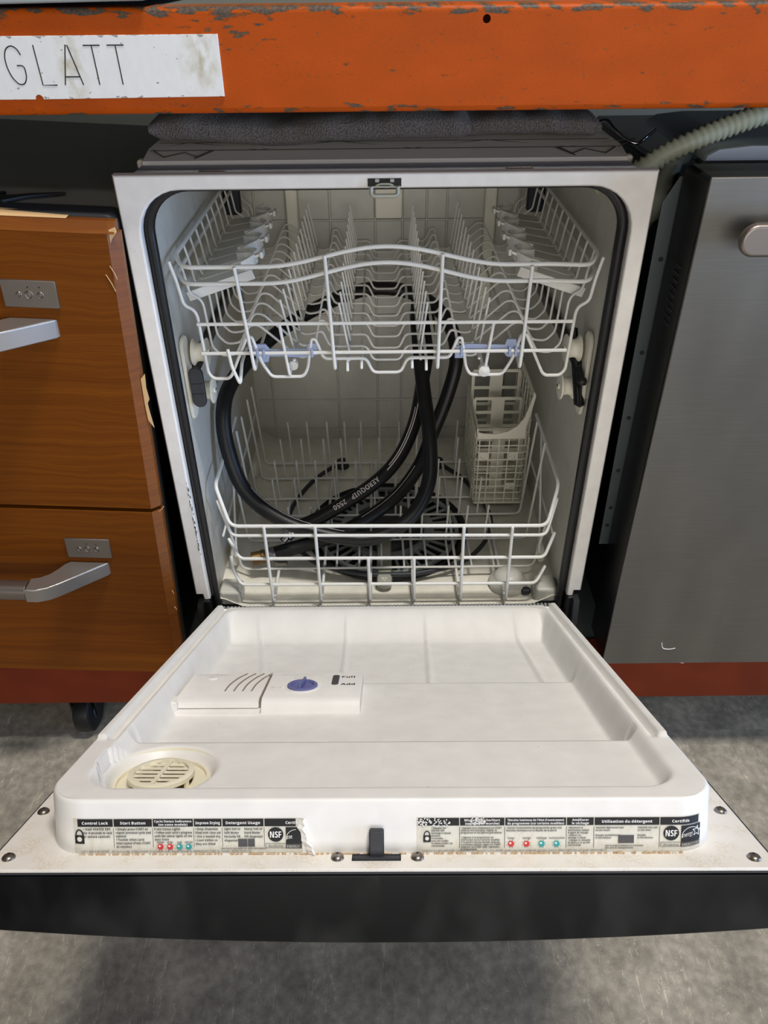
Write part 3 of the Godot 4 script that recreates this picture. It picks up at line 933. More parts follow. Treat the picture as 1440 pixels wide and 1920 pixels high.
func door_parts(D: Node3D) -> void:
	var ang := deg_to_rad(28.7)
	var nrm := Vector3(0, cos(ang), -sin(ang))
	var dir := Vector3(0, sin(ang), cos(ang))
	var basis := Basis(nrm, deg_to_rad(-0.8)) * Basis(Vector3.RIGHT, nrm, dir)
	# inner panel: moulded top, then a skirt round its edge
	var mb := MB.new()
	var nx := 212
	var ns := 244
	mb.sheet(nx, ns, func(u, v):
		var s: float = v * DL
		var h := half_at(s) - 0.0035
		var x: float = lerpf(-h, h, u)
		s = minf(s, DL - 0.0035)
		return Vector3(x, relief(x, s), s), Vector3.UP)
	# rounded edge and skirt
	var outl := []
	outl.append(Vector2(-DW, 0.0))
	for i in 24: outl.append(Vector2(-DW, (i + 1) * (DL - DR) / 24.0))
	for p in arc2(Vector2(-DW + DR, DL - DR), DR, 180, 90, 10): outl.append(p)
	for p in arc2(Vector2(DW - DR, DL - DR), DR, 90, 0, 10): outl.append(p)
	for i in 24: outl.append(Vector2(DW, (DL - DR) * (23 - i) / 24.0))
	var rings := [[0.0035, 0.0, 90.0], [0.0020, -0.0005, 60.0], [0.0008, -0.0016, 30.0], [0.0, -0.0036, 5.0], [0.0, -0.024, 0.0], [0.0, -0.0450, 0.0]]
	for i in outl.size() - 1:
		var e: Array = []
		for k in [i, i + 1]:
			var a: Vector2 = outl[maxi(k - 1, 0)]
			var c: Vector2 = outl[mini(k + 1, outl.size() - 1)]
			var tn := (c - a).normalized()
			e.append(Vector2(-tn.y, tn.x))
		for r in rings.size() - 1:
			var P := []
			var Q := []
			for q in [[0, r], [1, r], [1, r + 1], [0, r + 1]]:
				var ring: Array = rings[q[1]]
				var o2: Vector2 = e[q[0]]
				var p2: Vector2 = outl[i + q[0]] - o2 * ring[0]
				var a2 := deg_to_rad(ring[2])
				P.append(Vector3(p2.x, ring[1], p2.y)); Q.append(Vector3(o2.x * cos(a2), sin(a2), o2.y * cos(a2)))
			mb.quadn(P, Q)
	mb.box(Vector3(0, -0.02, 0.001), Vector3(DW * 2 - 0.004, 0.036, 0.003), 0.001)
	var door := part("door", mb.mesh(M.door_plastic), D, "white moulded door lowered towards the viewer")
	door.transform = Transform3D(basis, HINGE + shift[D])
	# steel liner sheet, console, latch
	var sheet := rrect(Vector2(0, 0.335), Vector2(0.604, 0.592), 0.006, 3)
	part("liner_sheet", MB.new().extrude(sheet, 0.003, Transform3D(Basis(Vector3(1, 0, 0), Vector3(0, 0, 1), Vector3(0, -1, 0)), Vector3(0, -0.045, 0)), 0.0006).mesh(M.liner_sheet), door)
	var con := PackedVector2Array()
	con.append(Vector2(-0.306, -0.049)); con.append(Vector2(0.306, -0.049))
	for i in 25:
		var x := lerpf(0.306, -0.306, i / 24.0)
		con.append(Vector2(x, -0.107 + 0.012 * pow(absf(x) / 0.306, 2.0)))
	part("console", MB.new().extrude(con, 0.60, Transform3D(Basis(Vector3(1, 0, 0), Vector3(0, 1, 0), Vector3(0, 0, 1)), Vector3(0, 0, 0.0315)), 0.0025).mesh(M.console_black), door, "black control panel edge with smears")
	part("console_seam", MB.new().box(Vector3(0, -0.0484, 0.4), Vector3(0.611, 0.0012, 0.464), 0.0004).mesh(M.charcoal_plastic), door)
	for q in [[-0.2895, 0.6155], [-0.0325, 0.6165], [0.0295, 0.6165], [0.2875, 0.6185], [0.2915, 0.548], [-0.294, 0.545]]:
		var X := Transform3D(Basis(), Vector3(q[0], -0.045, q[1]))
		var sc := part("screw", MB.new().lathe([Vector2(0.0052, 0.0), Vector2(0.0050, 0.0012), Vector2(0.0038, 0.0026), Vector2(0.0018, 0.0034), Vector2(0.0, 0.0036)], X, 18).mesh(M.screw_metal), door)
		part("screw_recess", MB.new().box(Vector3(q[0], -0.0417, q[1] - 0.0006), Vector3(0.0018, 0.0014, 0.0018), 0.0003).mesh(M.ink_black), sc)
	part("latch_slot", MB.new().box(Vector3(-0.0022, -0.0447, 0.6165), Vector3(0.038, 0.001, 0.0085), 0.0003).mesh(M.ink_black), door)
	var tongue := MB.new().box(Vector3(-0.0020, -0.0345, 0.6142), Vector3(0.0115, 0.023, 0.0065), 0.0012).box(Vector3(-0.0022, -0.0443, 0.6185), Vector3(0.036, 0.003, 0.004), 0.0006)
	part("latch_tongue", tongue.mesh(M.charcoal_plastic), door)
	# grime along the foot of the front wall
	var gm := MB.new()
	var rng := RandomNumberGenerator.new()
	rng.seed = 5
	for i in 360:
		var x := lerpf(-0.235, 0.235, rng.randf())
		var l := rng.randf_range(0.0005, 0.0022)
		gm.box(Vector3(x, -0.0448 + rng.randf() * 0.0006, DL + 0.0006), Vector3(l, 0.0005 + rng.randf() * 0.0013, 0.0009 + rng.randf() * 0.0006), 0.0003)
	var gmi := part("grime", gm.mesh(M.grime), door)
	gmi.set_meta("kind", "stuff")
	dispenser(door)
	vent(door)
	english_label(door)
	french_label(door)

func dispenser(door: Node3D) -> void:
	var x0 := -0.2385
	var x1 := -0.0255
	var xm := -0.1372
	var top := -0.0165
	var f := -0.033
	# housing: right hand block and a low tray under the lid
	var side := PackedVector2Array([Vector2(0.262, f), Vector2(0.265, top), Vector2(0.346, top), Vector2(0.3525, top - 0.004), Vector2(0.357, f)])
	var X := Transform3D(Basis(Vector3(0, 0, 1), Vector3(0, 1, 0), Vector3(1, 0, 0)), Vector3(xm, 0, 0))
	part("dispenser_body", MB.new().extrude(side, x1 - xm, X, 0.0018).mesh(M.door_plastic), door)
	var tray := PackedVector2Array([Vector2(0.262, f), Vector2(0.264, top - 0.005), Vector2(0.350, top - 0.010), Vector2(0.3595, f + 0.004), Vector2(0.3595, f)])
	X.origin.x = x0
	var tb := MB.new().extrude(tray, xm - x0, X, 0.001)
	tb.box(Vector3(x0 + 0.005, -0.0235, 0.348), Vector3(0.010, 0.013, 0.020), 0.003)
	part("dispenser_tray", tb.mesh(M.door_plastic), door)
	var lid := PackedVector2Array([Vector2(0.264, top - 0.0048), Vector2(0.266, top), Vector2(0.346, top), Vector2(0.3525, top - 0.003), Vector2(0.354, top - 0.0095), Vector2(0.351, top - 0.0098)])
	X.origin.x = x0 + 0.006
	var ld := part("dispenser_lid", MB.new().extrude(lid, xm - x0 - 0.0075, X, 0.001).mesh(M.door_plastic), door)
	ld.set_meta("label", "white hinged detergent lid")
	var sl := MB.new()
	for k in 4:
		var xs := -0.179 + k * 0.0102
		sl.tube(curve(pts([xs - 0.003, top + 0.0002, 0.327, xs - 0.0014, top + 0.0002, 0.305, xs + 0.0045, top + 0.0002, 0.283, xs + 0.012, top + 0.0002, 0.268]), 4), 0.0009, 6)
	part("lid_slot", sl.mesh(M.slot_shade), door)
	part("lid_gap", MB.new().box(Vector3(xm - 0.0005, top - 0.004, 0.309), Vector3(0.0012, 0.0085, 0.088), 0.0003).mesh(M.slot_shade), door)
	# knob
	var kx := Transform3D(Basis(), Vector3(-0.0945, top, 0.313))
	part("knob_ring", MB.new().lathe([Vector2(0.0205, 0.0), Vector2(0.0205, 0.0008), Vector2(0.0178, 0.0010), Vector2(0.0178, 0.0)], kx, 32).mesh(M.ink_white), door)
	var kn := MB.new().lathe([Vector2(0.0175, 0.0), Vector2(0.0175, 0.0026), Vector2(0.0162, 0.0034), Vector2(0.0135, 0.003), Vector2(0.0125, 0.0006), Vector2(0.0, 0.0004)], kx, 32)
	kn.box(Vector3(0, 0.0038, 0), Vector3(0.0032, 0.0075, 0.03), 0.0012, kx * Transform3D(Basis(Vector3.UP, -0.12), Vector3.ZERO))
	part("rinse_aid_knob", kn.mesh(M.knob_blue), door, "blue rinse aid knob")
	# gauge window
	var gx := Transform3D(Basis(Vector3(1, 0, 0), Vector3(0, 0, 1), Vector3(0, -1, 0)), Vector3(0, top + 0.0006, 0))
	part("rinse_gauge", MB.new().extrude(rrect(Vector2(-0.0575, 0.291), Vector2(0.0082, 0.033), 0.0035), 0.0009, gx, 0.0002).mesh(M.ink_grey), door)
	var ink := MB.new()
	var blk := MB.new()
	var put := func(u: float, v: float) -> Vector3: return Vector3(u, top + 0.0004, -v)
	letters(blk, "Full", 0.0052, Vector2(-0.0505, -0.2835), -1, put, Vector3.UP, true, 1.3)
	letters(blk, "Add", 0.0052, Vector2(-0.0505, -0.3085), -1, put, Vector3.UP, true, 1.3)
	letters(ink, "DETERGENT", 0.0048, Vector2(-0.208, -0.2735), 0, put, Vector3.UP, true, 1.3)
	letters(ink, "RINSE AID FILL", 0.0048, Vector2(-0.108, -0.2735), 0, put, Vector3.UP, true, 1.3)
	letters(ink, "REFILL", 0.0042, Vector2(-0.096, -0.2845), 0, put, Vector3.UP, true, 1.3)
	letters(ink, "OPEN", 0.0042, Vector2(-0.131, -0.3175), -1, put, Vector3.UP, true, 1.2)
	ink.tube(pts([-0.1185, top + 0.0002, 0.316, -0.113, top + 0.0002, 0.316]), 0.0006, 5)
	ink.lathe([Vector2(0.006, 0.0), Vector2(0.0055, 0.0006), Vector2(0.0, 0.0006)], Transform3D(Basis(Vector3.RIGHT, 0.0), Vector3(-0.206, top, 0.283)), 20)
	var am := ArrayMesh.new()
	ink.into(am, M.ink_white); blk.into(am, M.ink_black)
	part("lettering", am, door)

func vent(door: Node3D) -> void:
	var C := Vector3(-0.193, -0.0245, 0.534)
	var X := Transform3D(Basis(), C)
	part("vent_well", MB.new().lathe([Vector2(0.049, 0.011), Vector2(0.046, 0.004), Vector2(0.0455, 0.0018), Vector2(0.041, 0.0015), Vector2(0.0405, 0.004), Vector2(0.0385, 0.004), Vector2(0.038, 0.001), Vector2(0.0, 0.0008)], X, 48).mesh(M.vent_plastic), door)
	part("vent_hole", MB.new().lathe([Vector2(0.0265, 0.0), Vector2(0.0265, 0.0014), Vector2(0.0, 0.0014)], X, 36).mesh(M.vent_shade), door)
	var v := MB.new()
	v.lathe([Vector2(0.0285, 0.007), Vector2(0.0285, 0.0105), Vector2(0.0265, 0.0115), Vector2(0.0235, 0.0115), Vector2(0.0232, 0.0085), Vector2(0.0285, 0.007)], X, 40)
	for k in 8:
		var a := TAU * (k + 0.5) / 8.0
		v.box(Vector3(0.0268, 0.004, 0), Vector3(0.0035, 0.008, 0.0042), 0.0006, X * Transform3D(Basis(Vector3.UP, a), Vector3.ZERO))
	v.box(Vector3(0, 0.0095, 0), Vector3(0.0036, 0.0034, 0.048), 0.0008, X * Transform3D(Basis(Vector3.UP, -0.1), Vector3.ZERO))
	part("vent_grille", v.mesh(M.vent_plastic), door)
	for k in 6:
		var z := -0.0178 + k * 0.0071
		var l := 2.0 * sqrt(0.0238 * 0.0238 - z * z)
		part("louvre", MB.new().box(Vector3(0, 0.0085, z), Vector3(l, 0.001, 0.0042), 0.0003, X * Transform3D(Basis(Vector3.UP, -0.02), Vector3.ZERO)).mesh(M.vent_plastic), door)

# the stickers follow the front wall of the door, round its corners too. u runs along the wall, v is the height
func wall_at(u: float, v: float, off: float) -> Vector3:
	var flat := DW - DR
	if absf(u) <= flat: return Vector3(u, v, DL + off)
	var a := minf((absf(u) - flat) / DR, 1.5)
	return Vector3(signf(u) * (flat + (DR + off) * sin(a)), v, DL - DR + (DR + off) * cos(a))

func ribbon(mb: MB, u0: float, u1: float, v0: float, v1: float, off: float, wob := 0.0) -> void:
	var k := maxi(1, ceili((u1 - u0) / 0.0022))
	for i in k:
		var a := lerpf(u0, u1, i / float(k))
		var b := lerpf(u0, u1, (i + 1) / float(k))
		var wa := wob * sin(a * 190.0) + wob * 0.6 * sin(a * 77.0)
		var wb := wob * sin(b * 190.0) + wob * 0.6 * sin(b * 77.0)
		mb.quad(wall_at(a, v1 + wa, off), wall_at(b, v1 + wb, off), wall_at(b, v0, off), wall_at(a, v0, off), (wall_at((a + b) / 2, 0, 1.0) - wall_at((a + b) / 2, 0, 0.0)))

func disc(mb: MB, u: float, v: float, r: float, off: float, k := 20) -> void:
	var o := wall_at(u, v, 1.0) - wall_at(u, v, 0.0)
	for i in k:
		var a := TAU * i / k
		var b := TAU * (i + 1) / k
		mb.tri(wall_at(u, v, off), wall_at(u + r * cos(a), v + r * sin(a), off), wall_at(u + r * cos(b), v + r * sin(b), off), o, o, o)

func bar(mb: MB, a: Vector2, b: Vector2, w: float, off: float) -> void:
	var d := (b - a).normalized().orthogonal() * w * 0.5
	var o := wall_at(a.x, a.y, 1.0) - wall_at(a.x, a.y, 0.0)
	mb.quad(wall_at(a.x + d.x, a.y + d.y, off), wall_at(b.x + d.x, b.y + d.y, off), wall_at(b.x - d.x, b.y - d.y, off), wall_at(a.x - d.x, a.y - d.y, off), o)

func bulbs(L: Dictionary, xs: Array, cols: Array, v: float, off: float) -> void:
	for i in xs.size():
		var m: MB = L[cols[i]]
		disc(m, xs[i], v, 0.0024, off)
		for k in 8:
			var a := TAU * (k + 0.5) / 8
			bar(m, Vector2(xs[i] + 0.0028 * cos(a), v + 0.0028 * sin(a)), Vector2(xs[i] + 0.0036 * cos(a), v + 0.0036 * sin(a)), 0.0004, off)
		disc(L.white, xs[i] - 0.0006, v + 0.0006, 0.0008, off + 0.0001, 10)

func star(mb: MB, c: Vector2, r: float, w: float, off: float) -> void:
	var p := []
	for k in 10:
		var a := PI / 2 + TAU * k / 10.0 - 0.12
		p.append(c + Vector2(cos(a), sin(a)) * (r if k % 2 == 0 else r * 0.42))
	for k in 10: bar(mb, p[k], p[(k + 1) % 10], w, off)

func lock(L: Dictionary, c: Vector2, h: float, off: float) -> void:
	ribbon(L.black, c.x - h * 0.3, c.x + h * 0.3, c.y - h * 0.5, c.y + h * 0.06, off)
	disc(L.paper2, c.x, c.y - h * 0.2, h * 0.16, off + 0.0001)
	var q := []
	for k in 9:
		var a := PI * k / 8.0
		q.append(c + Vector2(cos(a) * h * 0.23, h * 0.06 + sin(a) * h * 0.36))
	for k in 8: bar(L.black, q[k], q[k + 1], h * 0.085, off)

func layers() -> Dictionary:
	return {"paper": MB.new(), "paper2": MB.new(), "black": MB.new(), "white": MB.new(), "grey": MB.new(), "red": MB.new(), "teal": MB.new(), "torn": MB.new()}

func seal(L: Dictionary, door: Node3D, label: String) -> void:
	var am := ArrayMesh.new()
	for q in [["paper", "label_paper"], ["paper2", "label_paper"], ["black", "ink_black"], ["white", "ink_white"], ["grey", "ink_grey"], ["red", "ink_red"], ["teal", "ink_teal"], ["torn", "torn_paper"]]: (L[q[0]] as MB).into(am, M[q[1]])
	part("instruction_sticker", am, door, label)

const HV := -0.0152   # top of the stickers
func body(L: Dictionary, x: float, rows: Array, h := 0.0019, step := 0.0031, v := -0.0232, fit := 0.0, off := 0.0009) -> void:
	var put := func(a: float, b: float) -> Vector3: return wall_at(a, b, off)
	for i in rows.size():
		if rows[i] != "": letters(L.black, rows[i], h, Vector2(x, v - i * step), -1, put, Vector3(0, 0, 1), true, 0.9, "Droid Sans", 0.0, fit)

func head(L: Dictionary, x0: float, x1: float, rows: Array, off := 0.0009) -> void:
	ribbon(L.black, x0 + 0.0004, x1 - 0.0004, HV - 0.0062, HV, off - 0.0002)
	var put := func(a: float, b: float) -> Vector3: return wall_at(a, b, off)
	if rows.size() == 1: letters(L.white, rows[0], 0.0023, Vector2((x0 + x1) / 2, HV - 0.0043), 0, put, Vector3(0, 0, 1), true, 1.05, "Droid Sans", 0.0, (x1 - x0) * 0.86)
	else:
		for i in 2: letters(L.white, rows[i], 0.0019, Vector2((x0 + x1) / 2, HV - 0.0027 - i * 0.0027), 0, put, Vector3(0, 0, 1), true, 1.0, "Droid Sans", 0.0, (x1 - x0) * 0.92)

func marks(L: Dictionary, xn: float, xe: float, whole: bool) -> void:
	var off := 0.0009
	var put := func(a: float, b: float) -> Vector3: return wall_at(a, b, off + 0.0002)
	disc(L.black, xn, -0.0282, 0.0060, off, 28)
	letters(L.white, "NSF", 0.0052, Vector2(xn, -0.0307), 0, put, Vector3(0, 0, 1), true, 0.72)
	for e in [[-1, -1, 1, -1], [-1, 1, 1, 1], [-1, -1, -1, 1], [1, -1, 1, 1]]:
		bar(L.black, Vector2(xn + e[0] * 0.0078, -0.0374 + e[1] * 0.0017), Vector2(xn + e[2] * 0.0078, -0.0374 + e[3] * 0.0017), 0.0003, off)
	letters(L.black, "Residential", 0.0017, Vector2(xn, -0.0383), 0, put, Vector3(0, 0, 1), false, 1.0)
	var w := 0.0086 if whole else 0.0062
	ribbon(L.black, xe - 0.0086, xe - 0.0086 + 2 * w, -0.0358, -0.0222, off)
	ribbon(L.grey, xe - 0.0086, xe - 0.0086 + 2 * w, -0.0396, -0.0362, off)
	var q := []
	for k in (13 if whole else 8):
		var a := deg_to_rad(lerpf(190, 20, k / 12.0))
		q.append(Vector2(xe - 0.0004 + 0.0078 * cos(a), -0.0312 + 0.0072 * sin(a)))
	for k in q.size() - 1: bar(L.white, q[k], q[k + 1], 0.0004, off + 0.0002)
	letters(L.white, "energy" if whole else "ene", 0.0032, Vector2(xe - 0.0078, -0.0318), -1, put, Vector3(0, 0, 1), false, 0.62, "Droid Serif", 0.14)
	if whole: star(L.white, Vector2(xe + 0.0048, -0.0281), 0.0043, 0.00045, off + 0.0002)
	letters(L.paper2, "ENERGY STAR" if whole else "ENERGY", 0.002, Vector2(xe - 0.0078, -0.0389), -1, put, Vector3(0, 0, 1), false, 0.95 if whole else 1.0)

func english_label(door: Node3D) -> void:
	var L := layers()
	var x := [-0.238, -0.2075, -0.1768, -0.1447, -0.1224, -0.0896, -0.060]
	var off := 0.0009
	ribbon(L.paper, -0.2395, -0.060, -0.0432, HV, 0.0003)
	head(L, -0.236, x[1], ["Control Lock"]); head(L, x[1], x[2], ["Start Button"]); head(L, x[2], x[3], ["Cycle Status Indicators", "(on some models)"])
	head(L, x[3], x[4], ["Improve Drying"]); head(L, x[4], x[5], ["Detergent Usage"]); head(L, x[5], -0.0645, [" "])
	var put := func(a: float, b: float) -> Vector3: return wall_at(a, b, off)
	letters(L.white, "Certifi", 0.0023, Vector2(-0.0728, HV - 0.0043), -1, put, Vector3(0, 0, 1), true)
	for k in range(1, 6): bar(L.black, Vector2(x[k], HV - 0.0072), Vector2(x[k], -0.0385), 0.0003, off)
	lock(L, Vector2(-0.2345, -0.0292), 0.0125, off)
	body(L, -0.2312, ["• Hold HEATED DRY", "  for 4 seconds to lock", "  or unlock controls"], 0.0019, 0.0031, -0.0243, 0.0225)
	body(L, -0.2058, ["• Simply press START to", "  repeat previous cycle and", "  options", "• Flashes when cycle", "  interrupted (Press START", "  to resume)"], 0.0018, 0.0029, -0.0243, 0.0275)
	body(L, -0.1755, ["       Front Status Lights", "• Follow your cycle's progress", "  with the status lights on the", "  door front"], 0.0018, 0.0029, -0.0243, 0.0295)
	for q in [["WASHING", -0.1712], ["DRYING", -0.1637], ["CLEAN", -0.1563], ["SANITIZED", -0.149]]: letters(L.grey, q[0], 0.0013, Vector2(q[1], -0.0350), 0, put, Vector3(0, 0, 1), true, 0.72)
	bulbs(L, [-0.1712, -0.1637, -0.1563, -0.149], ["red", "red", "teal", "teal"], -0.0381, off)
	body(L, -0.1436, ["• Keep dispenser", "  filled with rinse aid", "• Use a heated dry", "• Load dishes so", "  they are tilted"], 0.0018, 0.0031, -0.0243, 0.0198)
	body(L, -0.1208, ["Light Soil or", " Soft Water", "Partially fill", "dispenser"], 0.0018, 0.0032, -0.0243, 0.0145)
	body(L, -0.1050, ["Heavy Soil or", " Hard Water", "Fill dispenser"], 0.0018, 0.0032, -0.0243, 0.0145)
	ribbon(L.grey, -0.1102, -0.1030, -0.0382, -0.0318, off); ribbon(L.grey, -0.1026, -0.0972, -0.0382, -0.0318, off)
	letters(L.grey, "(see Use & Care Guide for more information)", 0.0013, Vector2(-0.1060, -0.0402), 0, put, Vector3(0, 0, 1), true, 0.9)
	letters(L.grey, "Call 1-800-4-MY-HOME   24 hours a day, 7 days a week to schedule Sears Repair Service or WWW.SEARS.COM. In Canada, WWW.SEARS.CA", 0.0015, Vector2(-0.2335, -0.0425), -1, put, Vector3(0, 0, 1), false, 1.03)
	marks(L, -0.0807, -0.0642, false)
	# torn right end: a curled ragged flap
	for i in 8:
		var a := i / 8.0
		var b := (i + 1) / 8.0
		var u0 := -0.0635 + 0.009 * a * a + 0.0012 * sin(i * 2.3)
		var u1 := -0.0635 + 0.009 * b * b + 0.0012 * sin((i + 1) * 2.3)
		L.torn.quad(wall_at(u0, lerpf(HV, -0.0445, a), 0.0008), wall_at(u0 + 0.0045, lerpf(HV - 0.001, -0.0445, a), 0.0022), wall_at(u1 + 0.0045, lerpf(HV - 0.001, -0.0445, b), 0.003), wall_at(u1, lerpf(HV, -0.0445, b), 0.0008), Vector3(0, 0, 1))
		L.torn.quad(wall_at(u0 + 0.0045, lerpf(HV - 0.001, -0.0445, a), 0.003), wall_at(u0 + 0.0055, lerpf(HV, -0.0445, a), 0.0004), wall_at(u1 + 0.0055, lerpf(HV, -0.0445, b), 0.0004), wall_at(u1 + 0.0045, lerpf(HV - 0.001, -0.0445, b), 0.003), Vector3(0.5, 0, 1))
	seal(L, door, "English instruction sticker, torn at its right end")

func french_label(door: Node3D) -> void:
	var L := layers()
	var x := [0.0300, 0.0625, 0.0975, 0.1452, 0.1665, 0.2172, 0.2495]
	var off := 0.0009
	ribbon(L.paper, 0.0295, 0.252, -0.0432, HV, 0.0003)
	head(L, x[0], x[1], [" "]); head(L, x[1], x[2], ["Mise en marche/Start", "(appuyer en marche)"]); head(L, x[2], x[3], ["Témoins lumineux de l'état d'avancement", "du programme (sur certains modèles)"])
	head(L, x[3], x[4], ["Améliorer", "le séchage"]); head(L, x[4], x[5], ["Utilisation du détergent"]); head(L, x[5], x[6], ["Certifiés"])
	for k in range(1, 6): bar(L.black, Vector2(x[k], HV - 0.0072), Vector2(x[k], -0.0398), 0.0003, off)
	var put := func(a: float, b: float) -> Vector3: return wall_at(a, b, off)
	lock(L, Vector2(0.0372, -0.0300), 0.0098, off)
	body(L, 0.0406, ["• Appuyez sur", "  HEATED DRY", "  (séchage à chaud)", "  pendant", "  4 secondes", "  pour verrouiller", "  ou déverrouiller les", "  commandes"], 0.0014, 0.0021, -0.0241, 0.02)
	body(L, 0.0634, ["• Appuyez tout simplement sur START", "  (mise en marche) pour répéter le", "  programme et les options précédents", "", "• Clignote si le programme est", "  interrompu ou sur certains modèles", "  si la porte n'est pas fermée dans les", "  3 secondes suivant l'appui sur START", "  (Appuyer sur START pour reprendre", "  le programme)"], 0.0014, 0.00195, -0.0241, 0.0325)
	body(L, 0.0986, ["• Suivez l'avancement du programme grâce aux", "  témoins lumineux sur la façade de la porte"], 0.0015, 0.0022, -0.0241, 0.044)
	for q in [["lavage", 0.1025], ["séchage", 0.1145], ["nettoyage", 0.1262], ["assainissement", 0.1378]]: letters(L.grey, q[0], 0.0014, Vector2(q[1], -0.0325), 0, put, Vector3(0, 0, 1), true, 0.85)
	bulbs(L, [0.1025, 0.1145, 0.1262, 0.1378], ["red", "red", "teal", "teal"], -0.0366, off)
	body(L, 0.1464, ["• Maintenir le", "  distributeur rempli", "  d'agent de rinçage", "• Utiliser un", "  séchage à chaud", "• Charger la vaisselle", "  de façon à ce qu'elle", "  soit inclinée"], 0.0014, 0.00205, -0.0241, 0.0192)
	body(L, 0.1678, ["Vaisselle légèrement sale", "     ou eau douce", "", " Remplir partiellement", "    le distributeur"], 0.0014, 0.0021, -0.0241, 0.0235)
	body(L, 0.2002, ["Vaisselle très sale", "   ou eau dure", "", "     Remplir", "  le distributeur"], 0.0014, 0.0021, -0.0241, 0.016)
	ribbon(L.grey, 0.1855, 0.1975, -0.0362, -0.0298, off)
	body(L, 0.1755, ["(voir le Guide d'utilisation et d'entretien", "     pour plus de renseignements)"], 0.0012, 0.0018, -0.0388, 0.034)
	letters(L.grey, "Composez le 1-800-4-MY-HOME (24 heures sur 24, 7 jours sur 7) pour planifier rendez-vous avec le Service de réparation Sears ou WWW.SEARS.COM, au Canada, WWW.SEARS.CA", 0.0014, Vector2(0.0335, -0.0426), -1, put, Vector3(0, 0, 1), false, 0.92)
	marks(L, 0.2262, 0.2425, true)
	# rubbed-off upper left corner
	var rng := RandomNumberGenerator.new()
	rng.seed = 11
	for i in 130:
		var far := rng.randf() < 0.35
		var u := rng.randf_range(0.030, 0.0545) if not far else rng.randf_range(0.071, 0.0815)
		var v := HV - rng.randf() * (0.0065 if not far else 0.0045)
		bar(L.torn, Vector2(u, v), Vector2(u, v) + Vector2(rng.randf_range(-1, 1), rng.randf_range(-1, 1)) * 0.0016, 0.0007, off + 0.0003)
	seal(L, door, "French instruction sticker, rubbed away at its upper left")

